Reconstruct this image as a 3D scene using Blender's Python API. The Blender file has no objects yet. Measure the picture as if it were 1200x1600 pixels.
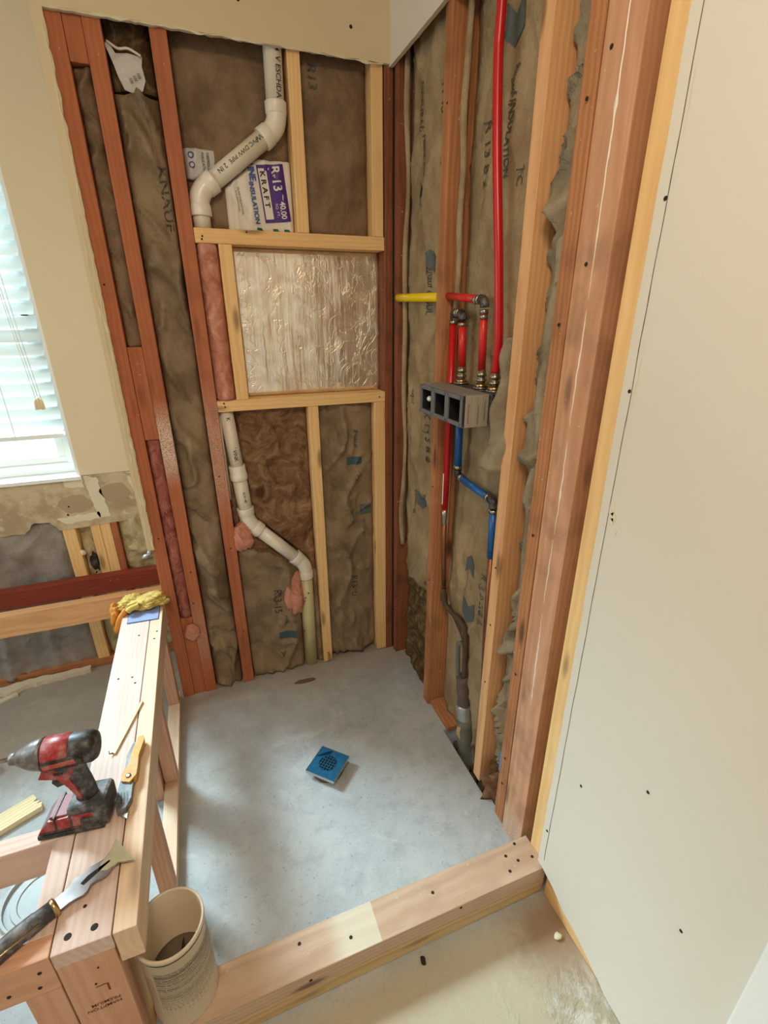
import bpy, bmesh, math, random
from mathutils import Vector, Matrix, noise
PI = math.pi
random.seed(7)
S = bpy.context.scene
COL = S.collection

# ------------------------------------------------------------------ camera, world, lights, exposure
def cam_rows(yaw, pitch, roll):
    cy, sy, cp, sp = math.cos(yaw), math.sin(yaw), math.cos(pitch), math.sin(pitch)
    f = Vector((sy*cp, cy*cp, sp)); r = Vector((cy, -sy, 0)); u = r.cross(f)
    c, s = math.cos(roll), math.sin(roll)
    return c*r + s*u, -s*r + c*u, -f
cd = bpy.data.cameras.new('camera'); cam = bpy.data.objects.new('camera', cd); COL.objects.link(cam)
R_, U_, B_ = cam_rows(0.362548, -0.393010, -0.003145)
cam.matrix_world = Matrix(((R_.x, U_.x, B_.x, -0.67075), (R_.y, U_.y, B_.y, -1.70887), (R_.z, U_.z, B_.z, 1.42), (0, 0, 0, 1)))
cd.sensor_fit = 'VERTICAL'; cd.sensor_height = 36.0; cd.lens = 756.43/1600*36.0
cd.shift_x = -4.23/1600; cd.shift_y = 4.42/1600; cd.clip_start = 0.02
S.camera = cam
S.view_settings.view_transform = 'Standard'; S.view_settings.look = 'None'
S.view_settings.gamma = 1.0; S.view_settings.use_curve_mapping = False
S.view_settings.exposure = 0.08

def lin(c):
    return tuple(((v/255.0)/12.92 if v/255.0 <= 0.04045 else ((v/255.0+0.055)/1.055)**2.4) for v in c)

W = bpy.data.worlds.new('world'); S.world = W; W.use_nodes = True
bg = W.node_tree.nodes['Background']
bg.inputs[0].default_value = (1.0, 0.95, 0.88, 1); bg.inputs[1].default_value = 0.55

_nt = W.node_tree; _g = _nt.nodes.new('ShaderNodeNewGeometry'); _tc = _nt.nodes.new('ShaderNodeTexCoord'); _s = _nt.nodes.new('ShaderNodeSeparateXYZ')
_nt.links.new(_tc.outputs['Generated'], _s.inputs[0]); _nt.nodes.remove(_g)
_m = _nt.nodes.new('ShaderNodeMapRange'); _m.interpolation_type = 'SMOOTHSTEP'; _m.inputs[1].default_value = .05; _m.inputs[2].default_value = .4
_m.inputs[3].default_value = .58; _m.inputs[4].default_value = 2.2
_nt.links.new(_s.outputs[1], _m.inputs[0]); _nt.links.new(_m.outputs[0], bg.inputs[1])
def area(name, loc, target, sx, sy, power, color):
    l = bpy.data.lights.new(name, 'AREA'); l.shape = 'RECTANGLE'; l.size = sx; l.size_y = sy
    l.energy = power; l.color = color
    o = bpy.data.objects.new(name, l); COL.objects.link(o); o.location = loc
    o.rotation_euler = (Vector(target)-Vector(loc)).to_track_quat('-Z', 'Y').to_euler()
    return o
area('window_daylight', (-2.60, 1.75, 2.90), (-0.75, -0.60, 0.0), 0.9, 0.9, 450, (0.74, 0.90, 1.0))
area('added_side_light', (-3.05, -.45, 1.95), (-0.75, -.75, 0.0), 1.0, 1.2, 30, (0.82, 0.94, 1.0))  # added fill from the left, shining through the made-up side opening
area('ceiling_lamp_light', (-0.85, -1.75, 2.40), (-0.65, -1.2, 0.0), 0.45, 0.45, 16, (1.0, 0.80, 0.56))

# ------------------------------------------------------------------ material helpers
def newmat(name):
    m = bpy.data.materials.new(name); m.use_nodes = True
    nt = m.node_tree; return m, nt, nt.nodes['Principled BSDF']
def N(nt, t, **kw):
    n = nt.nodes.new(t)
    for k, v in kw.items():
        if k in n.inputs: n.inputs[k].default_value = v
        else: setattr(n, k, v)
    return n
def L(nt, a, b): nt.links.new(a, b)
def c4(c): return (*lin(c), 1)
def mixc(nt, fac, a, b, mode='MIX'):
    n = nt.nodes.new('ShaderNodeMix'); n.data_type = 'RGBA'; n.blend_type = mode
    for s, v in ((n.inputs[0], fac), (n.inputs[6], a), (n.inputs[7], b)):
        if hasattr(v, 'links') or isinstance(v, bpy.types.NodeSocket): L(nt, v, s)
        else: s.default_value = v
    return n.outputs[2]
def math_(nt, op, a, b=0.0, c=None, clamp=False):
    n = nt.nodes.new('ShaderNodeMath'); n.operation = op; n.use_clamp = clamp
    for i, v in enumerate((a, b) if c is None else (a, b, c)):
        if isinstance(v, bpy.types.NodeSocket): L(nt, v, n.inputs[i])
        else: n.inputs[i].default_value = v
    return n.outputs[0]
def ramp(nt, fac, stops):
    r = nt.nodes.new('ShaderNodeValToRGB'); L(nt, fac, r.inputs[0])
    el = r.color_ramp.elements
    while len(el) < len(stops): el.new(0.5)
    for e, (p, c) in zip(el, stops):
        e.position = p; e.color = c if len(c) == 4 else (*c, 1)
    return r.outputs[0]
def smooth(nt, v, a, b):
    n = nt.nodes.new('ShaderNodeMapRange'); n.interpolation_type = 'SMOOTHSTEP'
    L(nt, v, n.inputs[0]); n.inputs[1].default_value = a; n.inputs[2].default_value = b
    return n.outputs[0]
def bump(nt, bsdf, h, strength=0.3, dist=0.002):
    b = N(nt, 'ShaderNodeBump', Strength=strength, Distance=dist); L(nt, h, b.inputs['Height'])
    L(nt, b.outputs[0], bsdf.inputs['Normal'])

def plain(name, c, rough=0.5, metal=0.0, spec=0.5, vary=0.0, scale=60, bmp=0.0, dust=0.0):
    m, nt, b = newmat(name)
    b.inputs['Roughness'].default_value = rough; b.inputs['Metallic'].default_value = metal
    b.inputs['Specular IOR Level'].default_value = spec
    tc = N(nt, 'ShaderNodeTexCoord'); n = N(nt, 'ShaderNodeTexNoise', Scale=scale, Detail=5.0)
    L(nt, tc.outputs['Object'], n.inputs['Vector'])
    dark = tuple(v*(1-vary) for v in lin(c)) + (1,)
    col = mixc(nt, n.outputs[0], dark, c4(c))
    if dust:                                   # drywall dust and scuffs
        d = N(nt, 'ShaderNodeTexNoise', Scale=38.0, Detail=7.0, Roughness=.7); L(nt, tc.outputs['Object'], d.inputs['Vector'])
        col = mixc(nt, math_(nt, 'MULTIPLY', smooth(nt, d.outputs[0], .42, .68), dust), col, c4((176, 172, 170)))
    L(nt, col, b.inputs['Base Color'])
    if bmp: bump(nt, b, n.outputs[0], bmp)
    return m

def wood(name, light, dark, rough=0.65, ring=0.5, knots=0.6, dirt=0.0, spray=None, patch=None, dirtc=(60, 45, 35)):
    m, nt, b = newmat(name); b.inputs['Roughness'].default_value = rough
    b.inputs['Specular IOR Level'].default_value = 0.3
    tc = N(nt, 'ShaderNodeTexCoord'); oi = N(nt, 'ShaderNodeObjectInfo')
    off = N(nt, 'ShaderNodeCombineXYZ')
    L(nt, math_(nt, 'MULTIPLY', oi.outputs['Random'], 9.0), off.inputs[0])
    L(nt, math_(nt, 'MULTIPLY_ADD', oi.outputs['Random'], 0.09, 0.02), off.inputs[1])
    L(nt, math_(nt, 'MULTIPLY_ADD', oi.outputs['Random'], -0.13, 0.09), off.inputs[2])
    add = N(nt, 'ShaderNodeVectorMath', operation='ADD'); L(nt, tc.outputs['Object'], add.inputs[0]); L(nt, off.outputs[0], add.inputs[1])
    def scaled(v):
        s = N(nt, 'ShaderNodeVectorMath', operation='MULTIPLY'); L(nt, add.outputs[0], s.inputs[0]); s.inputs[1].default_value = v; return s.outputs[0]
    nz = N(nt, 'ShaderNodeTexNoise', Scale=1.0, Detail=3.0); L(nt, scaled((2.2, 9, 9)), nz.inputs['Vector'])
    d1 = N(nt, 'ShaderNodeVectorMath', operation='SUBTRACT'); L(nt, nz.outputs['Color'], d1.inputs[0]); d1.inputs[1].default_value = (.5, .5, .5)
    d2 = N(nt, 'ShaderNodeVectorMath', operation='SCALE'); L(nt, d1.outputs[0], d2.inputs[0]); d2.inputs['Scale'].default_value = 0.045
    d3 = N(nt, 'ShaderNodeVectorMath', operation='ADD'); L(nt, add.outputs[0], d3.inputs[0]); L(nt, d2.outputs[0], d3.inputs[1])
    wv = N(nt, 'ShaderNodeTexWave', wave_type='RINGS', rings_direction='X', Scale=24.0, Distortion=1.5, Detail=2.0); L(nt, d3.outputs[0], wv.inputs['Vector'])
    fine = N(nt, 'ShaderNodeTexNoise', Scale=1.0, Detail=4.0); L(nt, scaled((6, 260, 260)), fine.inputs['Vector'])
    big = N(nt, 'ShaderNodeTexNoise', Scale=1.0, Detail=3.0); L(nt, scaled((3, 16, 16)), big.inputs['Vector'])
    f = math_(nt, 'MULTIPLY', wv.outputs['Fac'], ring)
    f = math_(nt, 'ADD', f, math_(nt, 'MULTIPLY_ADD', fine.outputs[0], 0.5, -0.12), clamp=True)
    col = mixc(nt, f, c4(light), c4(dark))
    col = mixc(nt, math_(nt, 'MULTIPLY', smooth(nt, big.outputs[0], .45, .7), 0.35), col, c4(dark))
    vo = N(nt, 'ShaderNodeTexVoronoi', Scale=1.0); L(nt, scaled((3.6, 14, 14)), vo.inputs['Vector'])
    kn = math_(nt, 'SUBTRACT', 1.0, smooth(nt, vo.outputs['Distance'], .05, .2), clamp=True)
    kn = math_(nt, 'MULTIPLY', kn, knots)
    col = mixc(nt, kn, col, c4(tuple(v*.5 for v in dark)))
    sp = N(nt, 'ShaderNodeTexNoise', Scale=90.0, Detail=2.0); L(nt, tc.outputs['Object'], sp.inputs['Vector'])
    spf = N(nt, 'ShaderNodeTexNoise', Scale=420.0, Detail=2.0); L(nt, tc.outputs['Object'], spf.inputs['Vector'])
    if dirt:
        dn = N(nt, 'ShaderNodeTexNoise', Scale=11.0, Detail=6.0); L(nt, tc.outputs['Object'], dn.inputs['Vector'])
        col = mixc(nt, math_(nt, 'MULTIPLY', smooth(nt, dn.outputs[0], .5, .72), dirt), col, c4(dirtc))
        col = mixc(nt, math_(nt, 'MULTIPLY', smooth(nt, sp.outputs[0], .70, .76), .5), col, c4((215, 205, 190)))
    if spray or patch:
        sx = N(nt, 'ShaderNodeSeparateXYZ'); L(nt, tc.outputs['Object'], sx.inputs[0])
    if spray:                                  # white overspray: (where along the board, half length, strength)
        for c0, hw, st in spray:
            dd = math_(nt, 'ABSOLUTE', math_(nt, 'SUBTRACT', sx.outputs[0], c0))
            k = math_(nt, 'SUBTRACT', 1.0, smooth(nt, dd, hw*.2, hw), clamp=True)
            k = math_(nt, 'MULTIPLY', k, math_(nt, 'MULTIPLY', smooth(nt, spf.outputs[0], .25, .8), st))
            col = mixc(nt, k, col, c4((226, 214, 200)))
    if patch:                                  # a paler patch on the upper face with one crisp edge
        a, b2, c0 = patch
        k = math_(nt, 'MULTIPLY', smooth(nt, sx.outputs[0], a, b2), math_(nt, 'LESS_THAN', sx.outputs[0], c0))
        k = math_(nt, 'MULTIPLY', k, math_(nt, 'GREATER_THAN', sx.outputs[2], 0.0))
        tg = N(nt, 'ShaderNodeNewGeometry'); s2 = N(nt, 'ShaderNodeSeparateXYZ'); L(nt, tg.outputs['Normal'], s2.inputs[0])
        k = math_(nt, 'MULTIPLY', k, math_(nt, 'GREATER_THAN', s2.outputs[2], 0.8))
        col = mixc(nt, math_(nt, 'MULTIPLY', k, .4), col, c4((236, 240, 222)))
    L(nt, col, b.inputs['Base Color'])
    bump(nt, b, fine.outputs[0], 0.35, 0.0012)
    return m

M = {}
M['pine'] = wood('new_pine', (242, 204, 146), (220, 168, 106), ring=.3, knots=.7)
M['pine_white'] = wood('bleached_pine', (232, 206, 178), (208, 170, 138), ring=.28, knots=.4)
M['pine_b'] = wood('new_pine_warm', (228, 180, 132), (190, 128, 82), ring=.3, knots=.7)
M['fir'] = wood('pinkish_fir', (220, 176, 148), (188, 134, 104), ring=.32, knots=.5)
M['fir_top'] = wood('dusty_fir', (222, 200, 190), (194, 160, 146), ring=.3, knots=.3)
M['red'] = wood('old_red_stud', (186, 112, 74), (146, 80, 50), ring=.25, knots=.35, rough=.7, dirt=.12)
M['red_sprayed'] = wood('old_red_stud_sprayed', (186, 112, 74), (146, 80, 50), ring=.25, knots=.3, rough=.7, dirt=.12, spray=[(-.20, .16, 1.2), (-.95, .2, .35)])
M['red_sprayed2'] = wood('old_red_stud_speckled', (184, 112, 76), (146, 80, 52), ring=.25, knots=.3, rough=.7, dirt=.2, spray=[(-.25, .28, .5)])
M['brown'] = wood('brown_old_stud', (194, 134, 90), (142, 86, 54), ring=.35, knots=.8, dirt=.25)
M['darkbrown'] = wood('dark_corner_stud', (150, 90, 60), (104, 58, 38), ring=.4, knots=.8, dirt=.35)
M['post'] = wood('weathered_post', (210, 160, 126), (170, 116, 86), ring=.3, knots=.6, dirt=.3, dirtc=(96, 66, 50), spray=[(-1.2, .12, .6)])
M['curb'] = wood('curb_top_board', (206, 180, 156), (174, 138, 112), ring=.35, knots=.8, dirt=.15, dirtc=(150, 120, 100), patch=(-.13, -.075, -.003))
M['curb2'] = wood('curb_bottom_board', (206, 178, 132), (178, 142, 98), ring=.5, knots=.4)
M['ledger'] = wood('old_ledger', (150, 66, 48), (112, 46, 34), ring=.35, knots=.3, dirt=.15)
M['scrapwood'] = wood('scrap_wood', (238, 226, 186), (214, 190, 140), ring=.5, knots=.1)

def kraft(name, c, c2):
    m, nt, b = newmat(name); b.inputs['Roughness'].default_value = .62; b.inputs['Specular IOR Level'].default_value = .35
    tc = N(nt, 'ShaderNodeTexCoord')
    n1 = N(nt, 'ShaderNodeTexNoise', Scale=7.0, Detail=7.0, Roughness=.65); n2 = N(nt, 'ShaderNodeTexNoise', Scale=120.0, Detail=3.0)
    wr = N(nt, 'ShaderNodeTexVoronoi', Scale=16.0, feature='DISTANCE_TO_EDGE'); 
    for n in (n1, n2): L(nt, tc.outputs['Object'], n.inputs['Vector'])
    ad = N(nt, 'ShaderNodeVectorMath', operation='MULTIPLY_ADD'); L(nt, n1.outputs['Color'], ad.inputs[0]); ad.inputs[1].default_value = (.28, .28, .28); L(nt, tc.outputs['Object'], ad.inputs[2])
    L(nt, ad.outputs[0], wr.inputs['Vector'])
    col = mixc(nt, smooth(nt, n1.outputs[0], .36, .64), c4(c), c4(c2))
    col = mixc(nt, math_(nt, 'MULTIPLY', n2.outputs[0], .25), col, c4(tuple(v*.75 for v in c)))
    L(nt, col, b.inputs['Base Color'])
    h = math_(nt, 'ADD', math_(nt, 'MULTIPLY_ADD', n2.outputs[0], .12, math_(nt, 'MULTIPLY', n1.outputs[0], 1.6)), math_(nt, 'MULTIPLY', smooth(nt, wr.outputs['Distance'], 0, .12), .10))
    bump(nt, b, h, .8, .008)
    return m
M['kraft_brown'] = kraft('kraft_brown', (146, 120, 94), (110, 88, 66))
M['kraft'] = kraft('kraft_tan', (156, 134, 106), (118, 98, 74))
M['kraft_right'] = kraft('kraft_right', (174, 152, 118), (142, 120, 88))
M['kraft_grey'] = kraft('kraft_grey_green', (158, 144, 118), (126, 112, 90))
M['kraft_tub'] = kraft('kraft_tub_grey', (170, 162, 156), (136, 130, 124))

def wool(name, c, c2, c3):
    m, nt, b = newmat(name); b.inputs['Roughness'].default_value = 1.0; b.inputs['Specular IOR Level'].default_value = .1
    tc = N(nt, 'ShaderNodeTexCoord')
    n1 = N(nt, 'ShaderNodeTexNoise', Scale=13.0, Detail=8.0, Roughness=.65, Distortion=1.6); n2 = N(nt, 'ShaderNodeTexNoise', Scale=170.0, Detail=4.0, Distortion=2.0)
    for n in (n1, n2): L(nt, tc.outputs['Object'], n.inputs['Vector'])
    col = ramp(nt, n1.outputs[0], [(.3, lin(c2)), (.5, lin(c)), (.72, lin(c3))])
    col = mixc(nt, math_(nt, 'MULTIPLY', n2.outputs[0], .5), col, c4(c2))
    L(nt, col, b.inputs['Base Color'])
    h = math_(nt, 'ADD', n1.outputs[0], math_(nt, 'MULTIPLY', n2.outputs[0], .25)); bump(nt, b, h, .9, .012)
    return m
M['wool_pink'] = wool('wool_pink', (222, 156, 132), (184, 112, 92), (240, 196, 172))
M['wool_red'] = wool('wool_dusty_red', (186, 116, 102), (128, 66, 58), (222, 164, 148))
M['wool_brown'] = wool('wool_brown', (148, 112, 84), (88, 60, 42), (200, 166, 132))
M['wool_dirty'] = wool('wool_dirty', (112, 90, 60), (58, 42, 28), (178, 156, 122))
M['foam'] = wool('spray_foam', (218, 204, 164), (168, 148, 108), (236, 226, 196))

def drywall(name, c, vary=.06, bmp=.12, stain=None):
    m, nt, b = newmat(name); b.inputs['Roughness'].default_value = .75; b.inputs['Specular IOR Level'].default_value = .25
    tc = N(nt, 'ShaderNodeTexCoord')
    n1 = N(nt, 'ShaderNodeTexNoise', Scale=2.5, Detail=4.0); n2 = N(nt, 'ShaderNodeTexNoise', Scale=55.0, Detail=3.0)
    for n in (n1, n2): L(nt, tc.outputs['Object'], n.inputs['Vector'])
    col = mixc(nt, n1.outputs[0], (*[v*(1-vary) for v in lin(c)], 1), c4(c))
    if stain:
        n3 = N(nt, 'ShaderNodeTexNoise', Scale=9.0, Detail=8.0, Roughness=.6); L(nt, tc.outputs['Object'], n3.inputs['Vector'])
        col = mixc(nt, smooth(nt, n3.outputs[0], .42, .62), col, c4(stain))
        n4 = N(nt, 'ShaderNodeTexNoise', Scale=30.0, Detail=6.0); L(nt, tc.outputs['Object'], n4.inputs['Vector'])
        col = mixc(nt, math_(nt, 'MULTIPLY', smooth(nt, n4.outputs[0], .58, .7), .5), col, c4((236, 228, 206)))
    L(nt, col, b.inputs['Base Color']); bump(nt, b, n2.outputs[0], bmp, .003)
    return m
M['paint'] = drywall('beige_wall_paint', (228, 212, 182))
M['paint_soffit'] = drywall('beige_wall_paint_upper', (216, 198, 162))
M['paint_right'] = drywall('pale_wall_paint', (222, 215, 203), vary=.05, bmp=.07)
M['gypsum'] = drywall('gypsum_edge', (226, 214, 192), vary=.25, bmp=.7)
M['paper'] = drywall('bare_drywall_paper', (206, 188, 156), stain=(172, 150, 122))
M['patch_round'] = drywall('dry_compound_spot', (176, 154, 126))
M['compound'] = drywall('joint_compound', (226, 216, 190), bmp=.6)
M['ceiling'] = drywall('ceiling_paint', (232, 224, 205))
M['dark'] = plain('dark_sheathing', (52, 42, 34), .9, vary=.5)
M['hole'] = plain('nail_hole_dark', (38, 26, 20), .8)
M['black'] = plain('black_plastic', (34, 33, 34), .45, vary=.3, dust=0.3)
M['rubber'] = plain('dark_grip', (62, 62, 66), .55, vary=.35, scale=200, bmp=.3, dust=0.45)
M['steel'] = plain('steel', (176, 170, 158), .32, metal=1.0, vary=.3)
M['brass'] = plain('brass_fitting', (196, 168, 118), .3, metal=1.0, vary=.2)
M['copper'] = plain('old_copper', (158, 104, 78), .42, metal=.85, vary=.45, scale=40)
M['copper_dirty'] = plain('dirty_copper', (104, 84, 66), .7, metal=.3, vary=.6, scale=50, bmp=.4)
M['sheath'] = plain('grey_pipe_sheath', (112, 98, 90), .8, vary=.5, scale=30, bmp=.6)
M['pipe_foam'] = plain('grey_green_pipe_foam', (118, 122, 108), .9, vary=.4, scale=30, bmp=.6)
M['tape'] = plain('silver_duct_tape', (186, 190, 192), .4, metal=.5, vary=.25, scale=25, bmp=.4)
M['tan_foam'] = plain('tan_torn_foam', (216, 178, 134), .9, vary=.3, bmp=.6)
M['red_pex'] = plain('red_tubing', (196, 14, 24), .32, vary=.12, scale=20)
M['red_pex2'] = plain('bright_red_tubing', (214, 40, 34), .35, vary=.15, scale=20)
M['blue_pex'] = plain('blue_tubing', (24, 96, 168), .35, vary=.15, scale=20)
M['yellow'] = plain('yellow_tubing', (240, 204, 10), .35, vary=.08, scale=20)
M['sticker'] = plain('white_sticker', (236, 226, 222), .5)
M['pvc'] = plain('white_plastic_pipe', (226, 216, 196), .35, vary=.08, scale=14)
M['pvc_old'] = plain('yellowed_plastic_pipe', (214, 204, 152), .4, vary=.25, scale=22)
M['pvc_fit'] = plain('white_pipe_fitting', (234, 226, 212), .3, vary=.05, scale=14)
M['ink'] = plain('black_ink', (44, 44, 46), .6)
M['ink_blue'] = plain('faded_blue_ink', (84, 92, 92), .7)
M['ink_grey'] = plain('faded_grey_ink', (78, 72, 58), .7)
M['ink_teal'] = plain('teal_ink', (60, 84, 88), .7)
M['ink_brown'] = plain('brown_stamp_ink', (128, 62, 44), .7)
M['bag'] = plain('white_bag_film', (232, 226, 214), .4, vary=.12, scale=18, bmp=.5)
M['bag_grey'] = plain('grey_white_bag_film', (206, 202, 200), .4, vary=.12, scale=18, bmp=.5)
M['purple'] = plain('purple_print', (74, 36, 128), .45)
M['bag_blue'] = plain('blue_print', (58, 88, 156), .5)
M['green'] = plain('green_print', (14, 92, 76), .5)
M['box_grey'] = plain('grey_box_plastic', (140, 136, 132), .55, vary=.25, scale=40, bmp=.2)
M['box_dark'] = plain('dark_box_plastic', (44, 43, 44), .5, vary=.3)
M['box_rim'] = plain('grey_box_rim', (118, 118, 124), .6, vary=.3, scale=90, bmp=.3)
M['cardboard'] = plain('printed_board_sleeve', (168, 158, 142), .7, vary=.1, scale=30)
M['white'] = plain('white_vinyl', (240, 243, 242), .35)
M['cord'] = plain('cord_white', (222, 220, 212), .8)
M['tassel'] = plain('cream_tassel', (226, 212, 172), .5)
M['drain_blue'] = plain('blue_film_drain', (30, 112, 158), .28, vary=.6, scale=60, bmp=1.0)
M['chrome'] = plain('drain_metal', (200, 205, 208), .25, metal=1.0)
M['glove'] = plain('yellow_glove_cloth', (226, 200, 108), .85, vary=.4, scale=45, bmp=.5)
M['glove_orange'] = plain('orange_glove_palm', (226, 150, 52), .6, vary=.25, scale=30, bmp=.3)
M['card'] = plain('blue_card', (140, 158, 206), .5, vary=.1, scale=30)
M['card_edge'] = plain('blue_card_edge', (52, 66, 130), .5)
M['drill_red'] = plain('red_housing', (172, 34, 38), .4, vary=.35, scale=35, dust=0.4)
M['drill_red2'] = plain('worn_red_label', (190, 70, 66), .5, vary=.3, scale=35, dust=0.4)
M['drill_grey'] = plain('grey_metal_nose', (122, 118, 118), .42, metal=.4, vary=.45, scale=50, bmp=.3, dust=0.6)
M['battery_pink'] = plain('dusty_pink_battery_label', (150, 84, 92), .5, vary=.2)
M['battery_grey'] = plain('dusty_grey_plastic', (120, 122, 128), .5, vary=.25)
M['knife_yellow'] = plain('worn_yellow_grip', (222, 160, 48), .5, vary=.35, scale=60, bmp=.3, dust=0.35)
M['knife_grey'] = plain('grey_knife_body', (92, 100, 106), .45, metal=.2, vary=.3, dust=0.4)
M['blade'] = plain('scraper_steel', (176, 170, 170), .38, metal=.75, vary=.45, scale=40, dust=0.3)
M['blade_worn'] = plain('paint_crusted_blade', (196, 190, 160), .6, metal=.1, vary=.25, scale=50, bmp=.5)
M['bucket'] = plain('cream_bucket', (214, 198, 174), .5, vary=.08, scale=12)
M['bucket_dirty'] = plain('dirty_bucket_floor', (112, 100, 80), .8, vary=.5, scale=30)
M['blue_plastic'] = plain('blue_plastic', (46, 140, 212), .5, vary=.2)
M['lid'] = plain('white_lid', (176, 182, 184), .5, vary=.15)
M['rubble'] = plain('brown_rubble', (124, 96, 78), .95, vary=.5, scale=30, bmp=.8)
M['caulk'] = plain('white_caulk', (240, 228, 216), .6, vary=.15)
M['plywood'] = plain('dirt_brown', (98, 76, 56), .9, vary=.5, scale=20, bmp=.5)

def mk_foil():
    m, nt, b = newmat('foil_facing'); b.inputs['Metallic'].default_value = .8; b.inputs['Roughness'].default_value = .27
    tc = N(nt, 'ShaderNodeTexCoord'); mp = N(nt, 'ShaderNodeMapping'); mp.inputs['Scale'].default_value = (1, 1, .12)
    L(nt, tc.outputs['Object'], mp.inputs[0])
    n1 = N(nt, 'ShaderNodeTexNoise', Scale=34.0, Detail=5.0); L(nt, mp.outputs[0], n1.inputs['Vector'])
    n2 = N(nt, 'ShaderNodeTexNoise', Scale=9.0, Detail=6.0, Distortion=2.0); L(nt, tc.outputs['Object'], n2.inputs['Vector'])
    v = N(nt, 'ShaderNodeTexVoronoi', Scale=11.0, feature='DISTANCE_TO_EDGE')
    ad = N(nt, 'ShaderNodeVectorMath', operation='MULTIPLY_ADD'); L(nt, n2.outputs['Color'], ad.inputs[0]); ad.inputs[1].default_value = (.2, .2, .2); L(nt, mp.outputs[0], ad.inputs[2]); L(nt, ad.outputs[0], v.inputs['Vector'])
    col = mixc(nt, smooth(nt, n2.outputs[0], .35, .65), c4((250, 242, 222)), c4((232, 218, 196)))
    L(nt, col, b.inputs['Base Color'])
    h = math_(nt, 'ADD', math_(nt, 'MULTIPLY', n1.outputs[0], .8), math_(nt, 'MULTIPLY', smooth(nt, v.outputs['Distance'], 0, .05), .12))
    bump(nt, b, h, .8, .005)
    return m
M['foil'] = mk_foil()

def mk_concrete():
    m, nt, b = newmat('concrete_floor'); b.inputs['Roughness'].default_value = .7; b.inputs['Specular IOR Level'].default_value = .35
    tc = N(nt, 'ShaderNodeTexCoord')
    def noi(s, d=6.0, r=.6, dist=0.0):
        n = N(nt, 'ShaderNodeTexNoise', Scale=s, Detail=d, Roughness=r, Distortion=dist); L(nt, tc.outputs['Object'], n.inputs['Vector']); return n.outputs[0]
    a, a2, a3, a4 = noi(3.0), noi(17.0, 8.0, .7), noi(110.0, 3.0), noi(6.5, 8.0, .6, 1.5)
    col = mixc(nt, smooth(nt, a, .35, .65), c4((184, 188, 190)), c4((168, 174, 178)))
    col = mixc(nt, math_(nt, 'MULTIPLY', smooth(nt, a2, .45, .7), .5), col, c4((146, 150, 152)))
    col = mixc(nt, math_(nt, 'MULTIPLY', smooth(nt, a4, .55, .72), .45), col, c4((204, 208, 208)))
    col = mixc(nt, math_(nt, 'MULTIPLY', smooth(nt, a3, .60, .72), .45), col, c4((92, 88, 84)))
    # browner towards the rear wall; tan and brown outside the curb, with pale thinset
    sx = N(nt, 'ShaderNodeSeparateXYZ'); L(nt, tc.outputs['Object'], sx.inputs[0])
    X, Y = sx.outputs[0], sx.outputs[1]
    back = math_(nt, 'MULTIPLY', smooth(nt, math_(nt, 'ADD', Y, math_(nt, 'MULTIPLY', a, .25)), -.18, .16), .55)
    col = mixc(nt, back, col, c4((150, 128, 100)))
    out = math_(nt, 'SUBTRACT', 1.0, smooth(nt, Y, -1.16, -1.08), clamp=True)
    col = mixc(nt, math_(nt, 'MULTIPLY', out, .8), col, c4((186, 172, 142)))
    th = math_(nt, 'MULTIPLY', out, smooth(nt, math_(nt, 'ADD', math_(nt, 'MULTIPLY', a4, .5), math_(nt, 'MULTIPLY', X, .9)), .10, .22))
    th = math_(nt, 'MULTIPLY', th, smooth(nt, math_(nt, 'MULTIPLY', Y, -1.0), 1.2, 1.32))
    col = mixc(nt, math_(nt, 'MULTIPLY', th, smooth(nt, a2, .42, .55)), col, c4((214, 210, 200)))
    br = math_(nt, 'MULTIPLY', out, smooth(nt, math_(nt, 'ADD', X, math_(nt, 'MULTIPLY', a2, .2)), -.1, .05))
    br = math_(nt, 'MULTIPLY', br, math_(nt, 'SUBTRACT', 1.0, smooth(nt, math_(nt, 'MULTIPLY', Y, -1.0), 1.2, 1.34), clamp=True))
    col = mixc(nt, math_(nt, 'MULTIPLY', br, .7), col, c4((136, 98, 72)))
    L(nt, col, b.inputs['Base Color'])
    h = math_(nt, 'ADD', math_(nt, 'MULTIPLY', a2, .8), math_(nt, 'ADD', math_(nt, 'MULTIPLY', a3, .25), math_(nt, 'MULTIPLY', math_(nt, 'MULTIPLY', th, a2), 4.0)))
    bump(nt, b, h, .7, .005)
    return m
M['concrete'] = mk_concrete()

def mk_slat():
    m, nt, b = newmat('blind_slat_white'); b.inputs['Base Color'].default_value = c4((236, 240, 240)); b.inputs['Roughness'].default_value = .4
    t = N(nt, 'ShaderNodeBsdfTranslucent'); t.inputs[0].default_value = (.85, .93, .93, 1)
    mx = N(nt, 'ShaderNodeMixShader'); mx.inputs[0].default_value = .35
    L(nt, b.outputs[0], mx.inputs[1]); L(nt, t.outputs[0], mx.inputs[2]); L(nt, mx.outputs[0], nt.nodes['Material Output'].inputs[0])
    return m
M['slat'] = mk_slat()
def mk_glass():
    m, nt, b = newmat('window_glass'); nt.nodes.remove(b)
    g = N(nt, 'ShaderNodeBsdfGlossy'); g.inputs['Roughness'].default_value = .02; t = N(nt, 'ShaderNodeBsdfTransparent'); t.inputs[0].default_value = (.93, .98, .97, 1)
    mx = N(nt, 'ShaderNodeMixShader'); mx.inputs[0].default_value = .05
    L(nt, t.outputs[0], mx.inputs[1]); L(nt, g.outputs[0], mx.inputs[2]); L(nt, mx.outputs[0], nt.nodes['Material Output'].inputs[0])
    return m
M['glass'] = mk_glass()

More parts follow.
